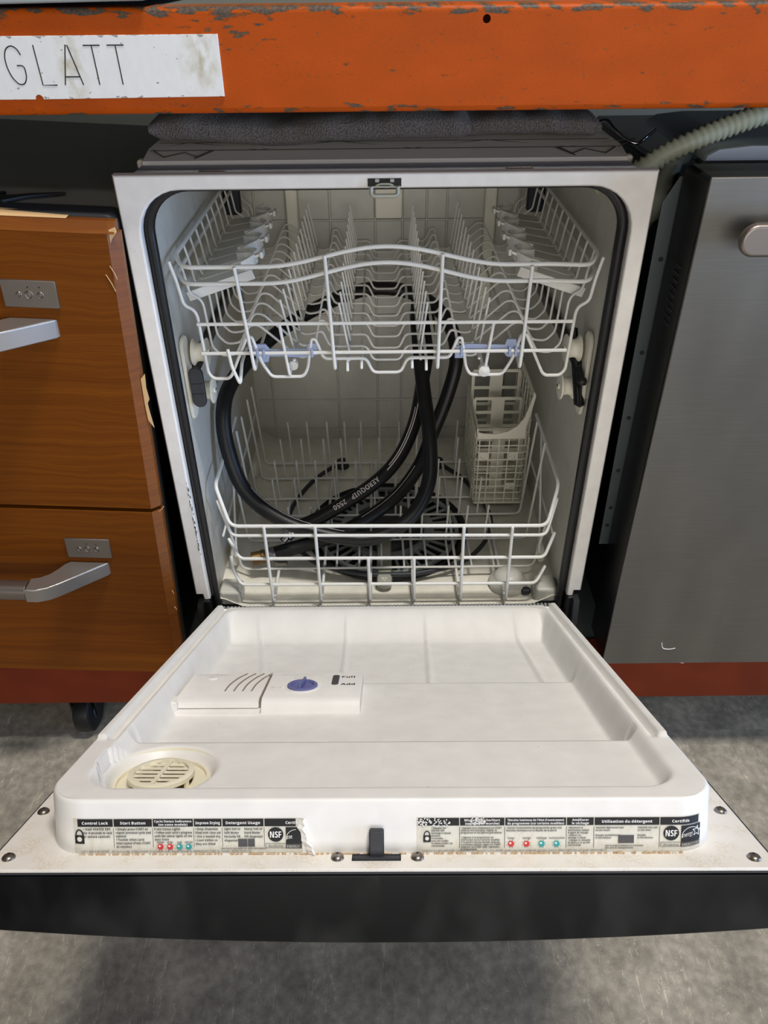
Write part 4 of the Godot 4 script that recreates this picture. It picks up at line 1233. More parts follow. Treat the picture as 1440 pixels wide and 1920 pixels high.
# ---------------------------------------------------------------- racks
func upper_rack() -> void:
	var R := thing("dish_rack", "upper white wire dish rack with wavy front rail and folding cup shelves", "dish rack", Vector3(0, -0.26, -0.29))
	var m: Material = M.wire_coat
	for k in 2:
		var y0: float = [-0.111, -0.1315][k]
		var rise: float = [0.0115, 0.0122][k]
		var p := pts([-0.259, y0 + 0.004, -0.535, -0.262, y0 + 0.004, -0.064, -0.2455, y0, -0.030])
		for i in 41:
			var x := lerpf(-0.2, 0.2, i / 40.0)
			p.append(Vector3(x, y0 + (rise * (1.0 + cos(PI * x / 0.15)) if absf(x) < 0.15 else 0.0), -0.030))
		p.append_array(pts([0.2475, y0 - 0.002, -0.030, 0.264, y0 + 0.002, -0.064, 0.261, y0 + 0.002, -0.535]))
		wire("rail", p, 0.0027, R, m, 0.012, 10)
	wire("cross_wire", pts([-0.239, -0.183, -0.030, 0.235, -0.184, -0.030]), 0.0024, R, m, 0.0)
	wire("cross_wire", pts([-0.239, -0.2225, -0.030, 0.232, -0.223, -0.030]), 0.0024, R, m, 0.0)
	for q in [[-0.183, -0.172, -0.110], [-0.0735, -0.0675, -0.0965], [0.0675, 0.0660, -0.0965], [0.176, 0.173, -0.112]]:
		wire("upright", pts([q[0], q[2], -0.0255, q[1], -0.245, -0.0245, q[1], -0.2405, -0.045, q[1], -0.2405, -0.53]), 0.0023, R, m, 0.006)
	wire("hook", pts([-0.204, -0.216, -0.0265, -0.2015, -0.240, -0.026, -0.1935, -0.265, -0.026, -0.1935, -0.2465, -0.055, -0.1935, -0.2465, -0.10]), 0.0023, R, m, 0.006)
	for s in [-1.0, 1.0]:
		wire("hook", pts([s * 0.136, -0.185, -0.033, s * 0.128, -0.256, -0.031, s * 0.1265, -0.246, -0.06, s * 0.1265, -0.246, -0.53]), 0.0021, R, m, 0.005)
		wire("hook", pts([s * 0.0515, -0.248, -0.028, s * 0.0515, -0.236, -0.034, s * 0.0505, -0.234, -0.53]), 0.002, R, m, 0.004)
		wire("hook", pts([s * 0.033, -0.244, -0.026, s * 0.033, -0.236, -0.034, s * 0.033, -0.234, -0.53]), 0.0019, R, m, 0.004)
	# wires that run from side to side: a dip in the middle, a shelf, a hump, a sloping trough and a step at the wall
	for k in 14:
		var z := -0.034 - 0.0394 * k
		var prof: Array
		if k == 0: prof = [0.018, -0.253, 0.027, -0.233, 0.082, -0.233, 0.0915, -0.206, 0.0965, -0.206, 0.104, -0.247, 0.110, -0.258, 0.152, -0.258, 0.163, -0.238, 0.173, -0.202, 0.179, -0.202, 0.205, -0.256, 0.210, -0.260, 0.229, -0.260, 0.235, -0.252, 0.238, -0.174, 0.241, -0.166, 0.253, -0.159, 0.257, -0.130, 0.2625, -0.105]
		else: prof = [0.018, -0.253, 0.027, -0.233, 0.076, -0.233, 0.085, -0.212, 0.092, -0.212, 0.099, -0.246, 0.118, -0.249, 0.169, -0.202, 0.181, -0.202, 0.203, -0.243, 0.222, -0.245, 0.234, -0.232, 0.2375, -0.174, 0.241, -0.166, 0.253, -0.159, 0.257, -0.130, 0.2615, -0.108]
		var p := PackedVector3Array()
		for i in range(prof.size() - 2, -1, -2): p.append(Vector3(-prof[i], prof[i + 1], z))
		for i in range(0, prof.size(), 2): p.append(Vector3(prof[i], prof[i + 1], z))
		wire("cradle_wire", p, 0.0017 if k > 0 else 0.0022, R, m, 0.006, 6)
	# rows of tines
	for q in [[-0.121, -0.135, -0.160], [-0.049, -0.0605, -0.165], [0.0445, 0.0525, -0.165], [0.121, 0.131, -0.160]]:
		for k in 13:
			var z := -0.054 - 0.0394 * k
			wire("tine", pts([q[0], -0.236, z, q[1], q[2], z + 0.002]), 0.0016, R, m, 0.0, 6)
		wire("tine_bar", pts([q[0], -0.236, -0.036, q[0], -0.236, -0.54]), 0.0019, R, m, 0.0, 6)
	# cup shelves
	for s in [-1.0, 1.0]:
		var at := func(u: float, z: float) -> Vector3:     # u 0 at the wall, 1 at the inner edge
			var f := (-0.085 - z) / 0.335
			return Vector3(s * lerpf(lerpf(0.258, 0.2575, f), lerpf(0.170, 0.184, f), u), lerpf(lerpf(-0.163, -0.158, f), lerpf(-0.134, -0.149, f), u), z)
		var sh := MB.new()
		sh.tube(PackedVector3Array([at.call(0.02, -0.085), at.call(0.02, -0.42)]), 0.003, 6)
		var fa: Vector3 = at.call(0.0, -0.082)
		var fb: Vector3 = at.call(1.0, -0.082)
		var ex := (fb - fa).normalized()
		sh.box(Vector3((fa - fb).length() / 2, 0, 0), Vector3((fa - fb).length(), 0.013, 0.003), 0.001, Transform3D(Basis(ex, Vector3(0, 0, 1).cross(ex).normalized(), Vector3(0, 0, 1)), fa - Vector3(0, 0.003, 0)))
		var cup := part("cup_shelf", sh.mesh(M.wire_coat), R)
		for k in 8:
			var z0 := -0.087 - k * 0.0415
			var z1 := z0 - 0.0385
			var b := MB.new()
			var top := PackedVector3Array()
			var out := []
			for e in [[0.05, z0 - 0.012], [0.16, z0 - 0.002], [0.62, z0], [0.66, z0], [0.70, z1 + 0.012], [0.66, z1], [0.62, z1], [0.12, z1]]: out.append(at.call(e[0], e[1]))
			var up := Vector3(s * 0.3, 1, 0).normalized()
			for i in range(1, out.size() - 1): b.tri(out[0], out[i], out[i + 1], up, up, up)
			for i in out.size():
				var a: Vector3 = out[i]
				var c: Vector3 = out[(i + 1) % out.size()]
				b.quad(a, c, c - up * 0.003, a - up * 0.003, (a + c) / 2 - (out[0] + out[4]) / 2)
			for i in range(1, out.size() - 1): b.tri(out[0] - up * 0.003, out[i] - up * 0.003, out[i + 1] - up * 0.003, -up, -up, -up)
			part("slat", b.mesh(M.wire_coat), cup)
		# scalloped inner rail with its three hooks
		var wave := PackedVector3Array()
		for i in 61:
			var z := lerpf(-0.086, -0.418, i / 60.0)
			wave.append(at.call(0.84 + 0.16 * sin((-0.086 - z) * TAU / 0.083), z) + Vector3(0, 0.004, 0))
		var wave2 := PackedVector3Array()
		for i in 61:
			var z := lerpf(-0.086, -0.418, i / 60.0)
			wave2.append(at.call(0.84 - 0.15 * sin((-0.086 - z) * TAU / 0.083), z) + Vector3(0, -0.001, 0))
		var sc := MB.new()
		for wv in [wave, wave2]:
			for i in 60:
				var p: Vector3 = wv[i]
				var q: Vector3 = wv[i + 1]
				sc.box(Vector3.ZERO, Vector3(0.0022, 0.017, p.distance_to(q) + 0.0006), 0.0004, Transform3D(Basis.looking_at(q - p, Vector3.UP), (p + q) / 2 + Vector3(0, 0.004, 0)))
		part("scallop", sc.mesh(M.wire_coat), cup)
		for k in 4:
			var z := -0.108 - k * 0.083
			var hk := MB.new()
			var ha: Vector3 = at.call(0.62, z) + Vector3(0, 0.011, 0)
			var hb: Vector3 = at.call(1.12, z - 0.003) + Vector3(0, 0.012, 0)
			var hx := (hb - ha).normalized()
			hk.box(Vector3.ZERO, Vector3(ha.distance_to(hb), 0.004, 0.009), 0.001, Transform3D(Basis(hx, Vector3(0, 0, 1).cross(hx), Vector3(0, 0, 1)), (ha + hb) / 2))
			hk.box(hb, Vector3(0.005, 0.009, 0.018), 0.0015)
			part("stem_hook", hk.mesh(M.wire_coat), cup)
	# blue-grey clips on the lower front wire
	for q in [[-0.1325, 1.0], [0.1325, -1.0]]:
		var c := MB.new()
		var s: float = q[1]
		var P := PackedVector2Array()
		for e in [[-0.046, -0.004], [-0.046, 0.011], [-0.024, 0.011], [-0.019, 0.004], [0.028, 0.004], [0.031, 0.012], [0.044, 0.012], [0.044, -0.004], [0.028, -0.008], [-0.02, -0.006], [-0.022, -0.014], [-0.034, -0.014], [-0.036, -0.006]]: P.append(Vector2(q[0] + s * e[0], -0.2235 + e[1] * (1.0 if s > 0 else -1.0) + (0.0 if s > 0 else 0.001)))
		c.extrude(P, 0.004, Transform3D(Basis(), Vector3(0, 0, -0.0375)), 0.001)
		for e in [-0.034, -0.026, 0.036]: c.box(Vector3(q[0] + s * e, -0.2225, -0.0300), Vector3(0.0035, 0.011, 0.0095), 0.001)
		part("rack_clip", c.mesh(M.blue_clip), R, "blue-grey plastic clip")
	part("pivot", MB.new().lathe([Vector2(0.0, -0.006), Vector2(0.0075, -0.006), Vector2(0.0075, 0.004), Vector2(0.0, 0.006)], axis_z(Vector3(0.128, -0.252, -0.034)), 16).mesh(M.wire_coat), R)
	part("pivot", MB.new().lathe([Vector2(0.0, -0.006), Vector2(0.0065, -0.006), Vector2(0.0065, 0.002), Vector2(0.0, 0.003)], axis_z(Vector3(-0.124, -0.247, -0.045)), 16).mesh(M.wire_coat), R)

func lower_rack() -> void:
	var R := thing("dish_rack", "lower white wire dish rack with black hose lying in it", "dish rack", Vector3(0, -0.648, -0.24))
	var m: Material = M.wire_coat
	wire("rail", pts([-0.2545, -0.437, -0.25, -0.2565, -0.445, -0.056, -0.2345, -0.4935, -0.020, 0.2375, -0.4985, -0.020, 0.2555, -0.4485, -0.056, 0.2535, -0.437, -0.25]), 0.0028, R, m, 0.012, 10)
	wire("rail", pts([-0.252, -0.500, -0.060, -0.2555, -0.463, -0.048, -0.2345, -0.511, -0.020, 0.2375, -0.516, -0.020, 0.2545, -0.466, -0.048, 0.252, -0.500, -0.060]), 0.0026, R, m, 0.009, 10)
	wire("rail", pts([-0.245, -0.532, -0.040, -0.2275, -0.556, -0.020, 0.2400, -0.559, -0.020, 0.256, -0.527, -0.040]), 0.0026, R, m, 0.008, 10)
	wire("rail", pts([-0.247, -0.572, -0.046, -0.2445, -0.588, -0.034, -0.2315, -0.6085, -0.020, 0.2320, -0.6115, -0.020, 0.2475, -0.590, -0.036]), 0.0026, R, m, 0.008, 10)
	for q in [[-0.1845, -0.4935], [-0.1085, -0.4945], [-0.0305, -0.5565], [0.0395, -0.557], [0.113, -0.497], [0.1855, -0.498]]:
		wire("upright", pts([q[0], q[1], -0.0165, q[0] + 0.0015, -0.643, -0.0150, q[0] + 0.0015, -0.6435, -0.040, q[0] + 0.0015, -0.6435, -0.43]), 0.0025, R, m, 0.006)
	# base wires turning up at both sides
	var zs := [-0.095, -0.172, -0.245, -0.30, -0.37, -0.426]
	for k in 6:
		var z: float = zs[k]
		var h: float = -0.448 - 0.014 * k / 5.0 if k > 0 else -0.55
		wire("base_wire", pts([-0.2525, h, z + 0.012, -0.243, -0.639, z, 0.243, -0.639, z, 0.2525, h + 0.012, z + 0.012]), 0.0021, R, m, 0.012, 7)
	for s in [-1.0, 1.0]:
		wire("side_rail", pts([s * 0.2535, -0.525, -0.44, s * 0.2555, -0.535, -0.05]), 0.0019, R, m, 0.0, 6)
		wire("side_brace", pts([s * 0.2545, -0.445, -0.20, s * 0.247, -0.60, -0.08]), 0.0019, R, m, 0.0, 6)
	# short wires in the front bay
	for k in 8: wire("bay_wire", pts([-0.087 + k * 0.0378, -0.6395, -0.172, -0.086 + k * 0.0378, -0.6395, -0.095]), 0.0019, R, m, 0.0, 6)
	# tines
	for q in [[-0.426, -0.540, [-0.191, -0.154, -0.115, -0.081, -0.049, -0.012, 0.026, 0.062, 0.10, 0.14, 0.175]], [-0.37, -0.545, [-0.20, -0.161, -0.119, -0.086, -0.051, -0.014, 0.021, 0.058, 0.095, 0.136, 0.172]], [-0.30, -0.549, [-0.204, -0.164, -0.130, -0.092, -0.056, -0.019, 0.016, 0.055, 0.095, 0.133, 0.1605]], [-0.245, -0.553, [-0.202, -0.163, -0.125, -0.092, -0.055, -0.022, 0.016, 0.054, 0.093, 0.133, 0.167]], [-0.172, -0.562, [-0.168, -0.13, -0.096, 0.023, 0.06, 0.104, 0.137, 0.172]]]:
		for x in q[2]:
			wire("tine", pts([x * 0.985, -0.6395, q[0], x, q[1], q[0] + 0.008]), 0.0019, R, m, 0.0, 6)
	for s in [-1.0, 1.0]:
		for z in [-0.11, -0.38]:
			part("rack_wheel", MB.new().lathe([Vector2(0.0, -0.005), Vector2(0.014, -0.005), Vector2(0.017, -0.003), Vector2(0.017, 0.003), Vector2(0.014, 0.005), Vector2(0.0, 0.005)], axis_x(Vector3(s * 0.2565, -0.622, z)), 24).mesh(M.cream_plastic), R)

func silverware_basket() -> void:
	var z0 := -0.268
	var B := thing("silverware_basket", "open-topped cream lattice cutlery basket in the right rear of lower rack", "basket", Vector3(0.205, -0.632, -0.35))
	var m: Material = M.cream_plastic
	var b := -0.628
	# solid upper front with its swooping edge
	var P := PackedVector2Array([Vector2(0.1585, -0.493), Vector2(0.2425, -0.493), Vector2(0.2425, -0.470), Vector2(0.2475, -0.446), Vector2(0.2525, -0.415), Vector2(0.2525, -0.405)])
	for e in [[0.247, -0.413], [0.243, -0.43], [0.237, -0.452], [0.226, -0.468], [0.211, -0.478], [0.19, -0.483], [0.17, -0.482], [0.1585, -0.479]]: P.append(Vector2(e[0], e[1]))
	part("front_panel", MB.new().extrude(P, 0.003, Transform3D(Basis(), Vector3(0, 0, z0)), 0.0008).mesh(m), B)
	for k in 6:
		var x := 0.1595 + k * 0.0172
		part("lattice_bar", MB.new().box(Vector3(x + 0.004, (b - 0.49) / 2, z0 + 0.0015), Vector3(0.0024, absf(b + 0.49), 0.003), 0.0008).mesh(m), B)
	for k in 9:
		var y := -0.507 - k * 0.0142
		part("lattice_bar", MB.new().tube(fillet(pts([0.158, y, z0 - 0.012, 0.159, y, z0 + 0.0015, 0.2465, y, z0 + 0.0015, 0.2485, y, z0 - 0.012]), 0.006), 0.0014, 6).mesh(m), B)
	for q in [[0.171, -0.5285], [0.2235, -0.5285], [0.2225, -0.592]]: part("dimple", MB.new().box(Vector3(q[0] + 0.001, q[1], z0 + 0.002), Vector3(0.0165, 0.014, 0.003), 0.001).lathe([Vector2(0.005, 0.0), Vector2(0.003, 0.0025), Vector2(0, 0.003)], axis_z(Vector3(q[0], q[1], z0 + 0.0035)), 12).mesh(m), B)
	part("bottom_plate", MB.new().box(Vector3(0.2045, b - 0.002, -0.353), Vector3(0.09, 0.005, 0.174), 0.002).mesh(m), B)
	# long sides
	for s in 2:
		var x := 0.159 if s == 0 else 0.2495
		var yt := -0.478 if s == 0 else -0.41
		var sd := MB.new()
		for k in 8: sd.box(Vector3(x, (yt + b) / 2, z0 - 0.006 - k * 0.0235), Vector3(0.002, absf(yt - b), 0.0026), 0.0007)
		for k in 7: sd.box(Vector3(x, lerpf(b, yt, (k + 0.5) / 7.0), -0.352), Vector3(0.002, 0.0026, 0.17), 0.0007)
		sd.box(Vector3(x, yt, -0.352), Vector3(0.0035, 0.012, 0.172), 0.0012)
		part("side_lattice", sd.mesh(m), B)
	for k in 3:
		var z := -0.312 - k * 0.042
		var top: float = [-0.50, -0.46, -0.425][k]
		var dv := MB.new()
		for q in [[0.2045, 0.024], [0.162, 0.006], [0.2465, 0.006]]: dv.box(Vector3(q[0], (top + b) / 2, z), Vector3(q[1], absf(top - b), 0.002), 0.0006)
		for j in 7: dv.box(Vector3(0.2045, lerpf(b, top, j / 6.0), z), Vector3(0.086, 0.0062, 0.0022), 0.0006)
		part("divider", dv.mesh(m), B)

# ---------------------------------------------------------------- black hose
func black_hose() -> void:
	var H := thing("hose", "coiled black rubber hose with white lettering lying in the lower rack", "hose", Vector3(0, -0.62, -0.2))
	var r := 0.0119
	var ctl := pts([-0.193, -0.617, -0.107, -0.155, -0.614, -0.120, -0.08, -0.600, -0.14, 0.004, -0.572, -0.19, 0.054, -0.532, -0.235, 0.080, -0.482, -0.268, 0.107, -0.420, -0.297, 0.121, -0.363, -0.322,
		0.108, -0.318, -0.365, 0.063, -0.288, -0.405, -0.001, -0.277, -0.42, -0.066, -0.281, -0.40, -0.146, -0.303, -0.352, -0.205, -0.328, -0.29, -0.242, -0.350, -0.215, -0.2525, -0.375, -0.165, -0.2485, -0.425, -0.135, -0.224, -0.490, -0.108, -0.168, -0.532, -0.087,
		-0.092, -0.556, -0.077, -0.023, -0.565, -0.080, 0.035, -0.541, -0.100, 0.067, -0.499, -0.140, 0.070, -0.444, -0.19, 0.063, -0.397, -0.25, 0.057, -0.350, -0.305, 0.054, -0.309, -0.365,
		0.063, -0.296, -0.43, 0.078, -0.325, -0.45, 0.076, -0.375, -0.395, 0.066, -0.415, -0.345, 0.050, -0.468, -0.285, 0.018, -0.514, -0.235, -0.032, -0.545, -0.195, -0.115, -0.578, -0.155, -0.160, -0.586, -0.135])
	var path := curve(ctl, 7)
	part("hose_tube", MB.new().tube(path, r, 18).mesh(M.hose_rubber), H)
	# brass fitting at one end
	var d := (ctl[0] - ctl[1]).normalized()
	var sd := d.cross(Vector3.UP).normalized()
	var X := Transform3D(Basis(sd, d, sd.cross(d)), ctl[0])
	part("ferrule", MB.new().lathe([Vector2(0.0112, -0.004), Vector2(0.0125, -0.003), Vector2(0.0125, 0.008), Vector2(0.0105, 0.010), Vector2(0.0105, 0.012)], X, 20).mesh(M.satin_metal), H)
	var hexp := []
	part("brass_fitting", MB.new().lathe([Vector2(0.0, 0.010), Vector2(0.0085, 0.010), Vector2(0.0115, 0.0125), Vector2(0.0118, 0.018), Vector2(0.0105, 0.019), Vector2(0.0112, 0.021), Vector2(0.0122, 0.034), Vector2(0.0095, 0.0345), Vector2(0.0085, 0.028), Vector2(0.0, 0.027)], X, 12).mesh(M.brass), H, "brass hose fitting")
	part("clamp_screw", MB.new().tube(PackedVector3Array([ctl[0] + Vector3(0.004, -0.013, 0.010), ctl[0] + Vector3(0.024, -0.014, 0.008)]), 0.0042, 8).mesh(M.satin_metal), H)
	# chrome ferrule at the other
	var e := ctl[ctl.size() - 1]
	var d2 := (e - ctl[ctl.size() - 2]).normalized()
	d2 = (d2 + Vector3(0, -0.5, 0.5)).normalized()
	var s2 := d2.cross(Vector3.UP).normalized()
	var X2 := Transform3D(Basis(s2, d2, s2.cross(d2)), e)
	part("chrome_ferrule", MB.new().lathe([Vector2(0.0115, -0.006), Vector2(0.013, -0.004), Vector2(0.013, 0.002), Vector2(0.0118, 0.003), Vector2(0.0128, 0.004), Vector2(0.0128, 0.010), Vector2(0.0116, 0.011), Vector2(0.0125, 0.012), Vector2(0.0125, 0.016), Vector2(0.008, 0.018), Vector2(0.0078, 0.026), Vector2(0.006, 0.026), Vector2(0.006, 0.018), Vector2(0.0, 0.017)], X2, 20).mesh(M.chrome), H, "chrome crimped hose end")
	# white lettering that follows the hose: measured back from the chrome end
	var ink := MB.new()
	var eye := Vector3(-0.007, 0.19, 0.897)
	along_hose(ink, path, r, path.size() - 7 * 2 - 3, ["AEROQUIP", "2550"], [0.0, 0.068], 0.0085, eye, 0.15)
	along_stripe(ink, path, r, path.size() - 7 * 5 + 2, path.size() - 7 * 3 + 2, eye, 0.15, 0.0008)
	along_stripe(ink, path, r, path.size() - 7 * 4 - 3, path.size() - 7 * 3 + 1, eye, 0.45, 0.0008)
	along_stripe(ink, path, r, 7 * 17, 7 * 19 + 2, eye, -1.05, 0.0005)
	along_stripe(ink, path, r, 7 * 3 - 4, 7 * 4, eye, -0.55, 0.0005)
	part("lettering", ink.mesh(M.ink_pale), H, "white printed lettering")
	var ink2 := MB.new()
	along_hose(ink2, path, r, 7 * 20 + 2, ["AEROQUIP"], [0.0], 0.0045, eye, 1.05)
	along_hose(ink2, path, r, 7 * 16 + 2, ["SAE 100R5 10 08"], [0.0], 0.0042, eye, -1.1)
	part("lettering", ink2.mesh(M.ink_grey), H)

# place on the hose skin: i is a place in the path (may lie between two points), a the angle away from the side that faces the eye
func on_hose(path: PackedVector3Array, i: float, a: float, r: float, eye: Vector3) -> Array:
	var k := clampi(int(i), 1, path.size() - 3)
	var p := path[k].lerp(path[k + 1], i - k)
	var t := (path[k + 1] - path[k - 1]).lerp(path[k + 2] - path[k], i - k).normalized()
	var f := eye - p
	f = (f - t * f.dot(t)).normalized()
	var n := f.rotated(t, a)
	return [p + n * (r + 0.0003), n]

func along_hose(mb: MB, path: PackedVector3Array, r: float, from: int, words: Array, gaps: Array, h: float, eye: Vector3, a0: float) -> void:
	# cumulative length so that letters keep their width; text runs with falling index when it starts near the end
	for w in words.size():
		var flat := MB.new()
		letters(flat, words[w], h, Vector2(gaps[w], -h * 0.5), -1, func(x, y): return Vector3(x, y, 0), Vector3(0, 0, 1), true, 0.95)
		for i in range(0, flat.v.size(), 3):
			var P := []
			var N := Vector3.ZERO
			for q in 3:
				var v := flat.v[i + q]
				var at := walk(path, from, v.x, 1)
				var o := on_hose(path, at, a0 - v.y / r, r, eye)
				P.append(o[0]); N += o[1]
			mb.tri(P[0], P[1], P[2], N.normalized(), N.normalized(), N.normalized())

func walk(path: PackedVector3Array, from: int, l: float, dir: int) -> float:
	var i := from
	while l > 0.0 and i > 1 and i < path.size() - 3:
		var s := path[i].distance_to(path[i + dir])
		if l < s: return i + dir * l / s
		l -= s; i += dir
	return float(i)

func along_stripe(mb: MB, path: PackedVector3Array, r: float, a: int, b: int, eye: Vector3, ang: float, w: float) -> void:
	for i in range(a, b):
		var p := on_hose(path, i, ang - w / r, r, eye)
		var q := on_hose(path, i, ang + w / r, r, eye)
		var u := on_hose(path, i + 0.999, ang - w / r, r, eye)
		var v := on_hose(path, i + 0.999, ang + w / r, r, eye)
		mb.quad(p[0], q[0], v[0], u[0], p[1])

# ---------------------------------------------------------------- wooden two-drawer dishwasher on the left
func drawer_unit() -> void:
	var fr := Transform3D(Basis(Vector3(0, 0, 1), deg_to_rad(-3.0)), Vector3(-0.308, -0.054, 0.03))
	var U := thing("dishwasher", "two-drawer dishwasher with walnut wood fronts, left of the open white dishwasher", "dishwasher", Vector3(-0.3, -0.715, -0.25), fr)
	part("chassis", MB.new().box(Vector3(-0.31, -0.35, -0.30), Vector3(0.628, 0.69, 0.55), 0.004).mesh(M.black_plastic), U)
	var trim := PackedVector2Array([Vector2(-0.62, 0.0), Vector2(-0.62, 0.016)])
	trim.append_array(arc2(Vector2(-0.006, 0.004), 0.012, 90, 0, 6))
	trim.append_array(PackedVector2Array([Vector2(0.006, -0.695), Vector2(-0.006, -0.695), Vector2(-0.006, 0.0)]))
	part("front_trim", MB.new().extrude(trim, 0.035, Transform3D(Basis(), Vector3(0, 0, -0.055)), 0.003).mesh(M.chassis_grey), U)
	part("top_plate", MB.new().box(Vector3(-0.305, 0.004, -0.31), Vector3(0.625, 0.018, 0.53), 0.004).mesh(M.chassis_top), U)
	# black bracket on top
	var br := MB.new()
	br.extrude(PackedVector2Array([Vector2(-0.118, -0.050), Vector2(-0.132, -0.05), Vector2(-0.160, -0.094), Vector2(-0.137, -0.086), Vector2(-0.1285, -0.088), Vector2(-0.1285, -0.072), Vector2(-0.115, -0.074), Vector2(-0.10, -0.083), Vector2(-0.062, -0.096), Vector2(-0.10, -0.073)]), 0.004, Transform3D(Basis(Vector3(1, 0, 0), Vector3(0, 0, 1), Vector3(0, -1, 0)), Vector3(-0.01, 0.019, 0)), 0.0008)
	part("bracket", br.mesh(M.black_plastic), U, "black sheet bracket on top")
	for q in [[0.0, -0.372, -0.0545, -0.0865, -0.100], [-0.378, -0.70, -0.426, -0.4595, -0.469]]:
		var y1: float = q[0]
		var y0: float = q[1]
		# veneered front with a bevelled top and right edge
		var b := MB.new()
		b.box(Vector3(-0.31, (y0 + y1) / 2, -0.010), Vector3(0.62, y1 - y0, 0.020), 0.0006)
		var d := part("drawer_front", b.mesh(M.wood_veneer), U)
		var e := MB.new()
		var bev := PackedVector2Array([Vector2(0, 0), Vector2(0.011, -0.010), Vector2(0.011, -0.020), Vector2(0, -0.020)])
		e.extrude(bev, y1 - y0, Transform3D(Basis(Vector3(1, 0, 0), Vector3(0, 0, 1), Vector3(0, -1, 0)), Vector3(0, y1, 0)), 0.0002)
		if y1 == 0.0:
			e.extrude(PackedVector2Array([Vector2(0, 0), Vector2(-0.010, 0.012), Vector2(-0.02, 0.012), Vector2(-0.02, 0)]), 0.628, Transform3D(Basis(Vector3(0, 0, 1), Vector3(0, 1, 0), Vector3(-1, 0, 0)), Vector3(0.008, 0, 0)), 0.0002)
		part("edge_band", e.mesh(M.wood_edge), d)
		# control plate with three push buttons
		var cp := rrect(Vector2(-0.0978, (q[2] + q[3]) / 2), Vector2(0.0625, q[2] - q[3]), 0.0012, 2)
		var pl := part("control_plate", MB.new().extrude(cp, 0.0035, Transform3D(), 0.0006).mesh(M.satin_metal), U, "small satin metal control plate with three buttons")
		for k in 3:
			var bx: float = [-0.110, -0.0985, -0.0855][k]
			var rr: float = [0.0034, 0.0050, 0.0038][k]
			part("button", MB.new().lathe([Vector2(rr, 0.0), Vector2(rr, 0.0008), Vector2(rr * 0.86, 0.0012), Vector2(rr * 0.74, 0.0004), Vector2(rr * 0.66, 0.0003), Vector2(rr * 0.58, 0.0012), Vector2(0.0, 0.0014)], axis_z(Vector3(bx, (q[2] + q[3]) / 2 - 0.0005, 0.0034)), 22).mesh(M.satin_metal), pl)
		for k in 2: part("pilot_hole", MB.new().lathe([Vector2(0.0009, 0.0), Vector2(0.0009, 0.0003), Vector2(0, 0.0003)], axis_z(Vector3(-0.0985 + k * 0.013, (q[2] + q[3]) / 2 + 0.0085, 0.0034)), 10).mesh(M.ink_black), pl)
		# bar handle on a swept chrome foot
		var hy: float = q[4]
		var foot := PackedVector2Array([Vector2(-0.0745, 0.0), Vector2(-0.0765, 0.004), Vector2(-0.128, 0.050), Vector2(-0.142, 0.0605), Vector2(-0.158, 0.066), Vector2(-0.172, 0.066), Vector2(-0.172, 0.040)])
		foot.append_array(PackedVector2Array([Vector2(-0.160, 0.037), Vector2(-0.149, 0.029), Vector2(-0.141, 0.017), Vector2(-0.136, 0.007), Vector2(-0.129, 0.0)]))
		var hd := part("handle_foot", MB.new().extrude(foot, 0.024, Transform3D(Basis(Vector3(1, 0, 0), Vector3(0, 0, 1), Vector3(0, -1, 0)), Vector3(0, hy, 0)), 0.0022).mesh(M.foot_metal), U, "polished chrome handle foot")
		part("handle_bar", MB.new().extrude(rrect(Vector2(0.053, hy - 0.012), Vector2(0.026, 0.024), 0.0095, 6), 0.46, Transform3D(Basis(Vector3(0, 0, 1), Vector3(0, 1, 0), Vector3(-1, 0, 0)), Vector3(-0.1725, 0, 0)), 0.0008).mesh(M.satin_metal), U)
	# lifted veneer along the top, splits at the corner and down the edge
	var ch := MB.new()
	var lift := func(u, v):
		var x := lerpf(-0.40, -0.045, u)
		var h: float = 0.0012 + 0.006 * sin(PI * clampf((u - 0.02) * 1.02, 0, 1)) * (1.0 - u * 0.3)
		return Vector3(x, 0.012 + h * (1.0 - v) + 0.0006, -0.012 - 0.016 * (1.0 - v) + 0.002)
	ch.sheet(24, 3, lift, Vector3(0, 1, 0.5))
	part("lifted_veneer", ch.mesh(M.pale_wood), U, "pale strip of lifted veneer")
	var cp2 := MB.new()
	cp2.extrude(PackedVector2Array([Vector2(0.002, 0.004), Vector2(0.009, 0.007), Vector2(0.0105, 0.002), Vector2(0.004, -0.006), Vector2(0.001, -0.014)]), 0.002, Transform3D(Basis(), Vector3(0, 0, -0.004)), 0.0003)
	part("corner_chip", cp2.mesh(M.pale_wood), U)
	var tear := MB.new()
	tear.extrude(PackedVector2Array([Vector2(0.0105, -0.178), Vector2(0.0165, -0.171), Vector2(0.0155, -0.19), Vector2(0.0175, -0.206), Vector2(0.0145, -0.212), Vector2(0.0155, -0.224), Vector2(0.0185, -0.247), Vector2(0.012, -0.236), Vector2(0.0108, -0.214)]), 0.0012, Transform3D(Basis(), Vector3(0, 0, -0.009)), 0.0002)
	part("torn_veneer", tear.mesh(M.pale_wood), U)
	for q in [[-0.002, -0.035, 0.004, -0.05], [-0.008, -0.045, 0.0, -0.064], [0.010, -0.375, 0.018, -0.366], [0.011, -0.52, 0.013, -0.528], [0.011, -0.553, 0.014, -0.560]]:
		part("splinter", MB.new().tube(curve(pts([q[0], q[1], 0.0005, (q[0] + q[2]) / 2 + 0.001, (q[1] + q[3]) / 2, 0.001, q[2], q[3], 0.0005]), 4), 0.0005, 5).mesh(M.pale_wood), U)

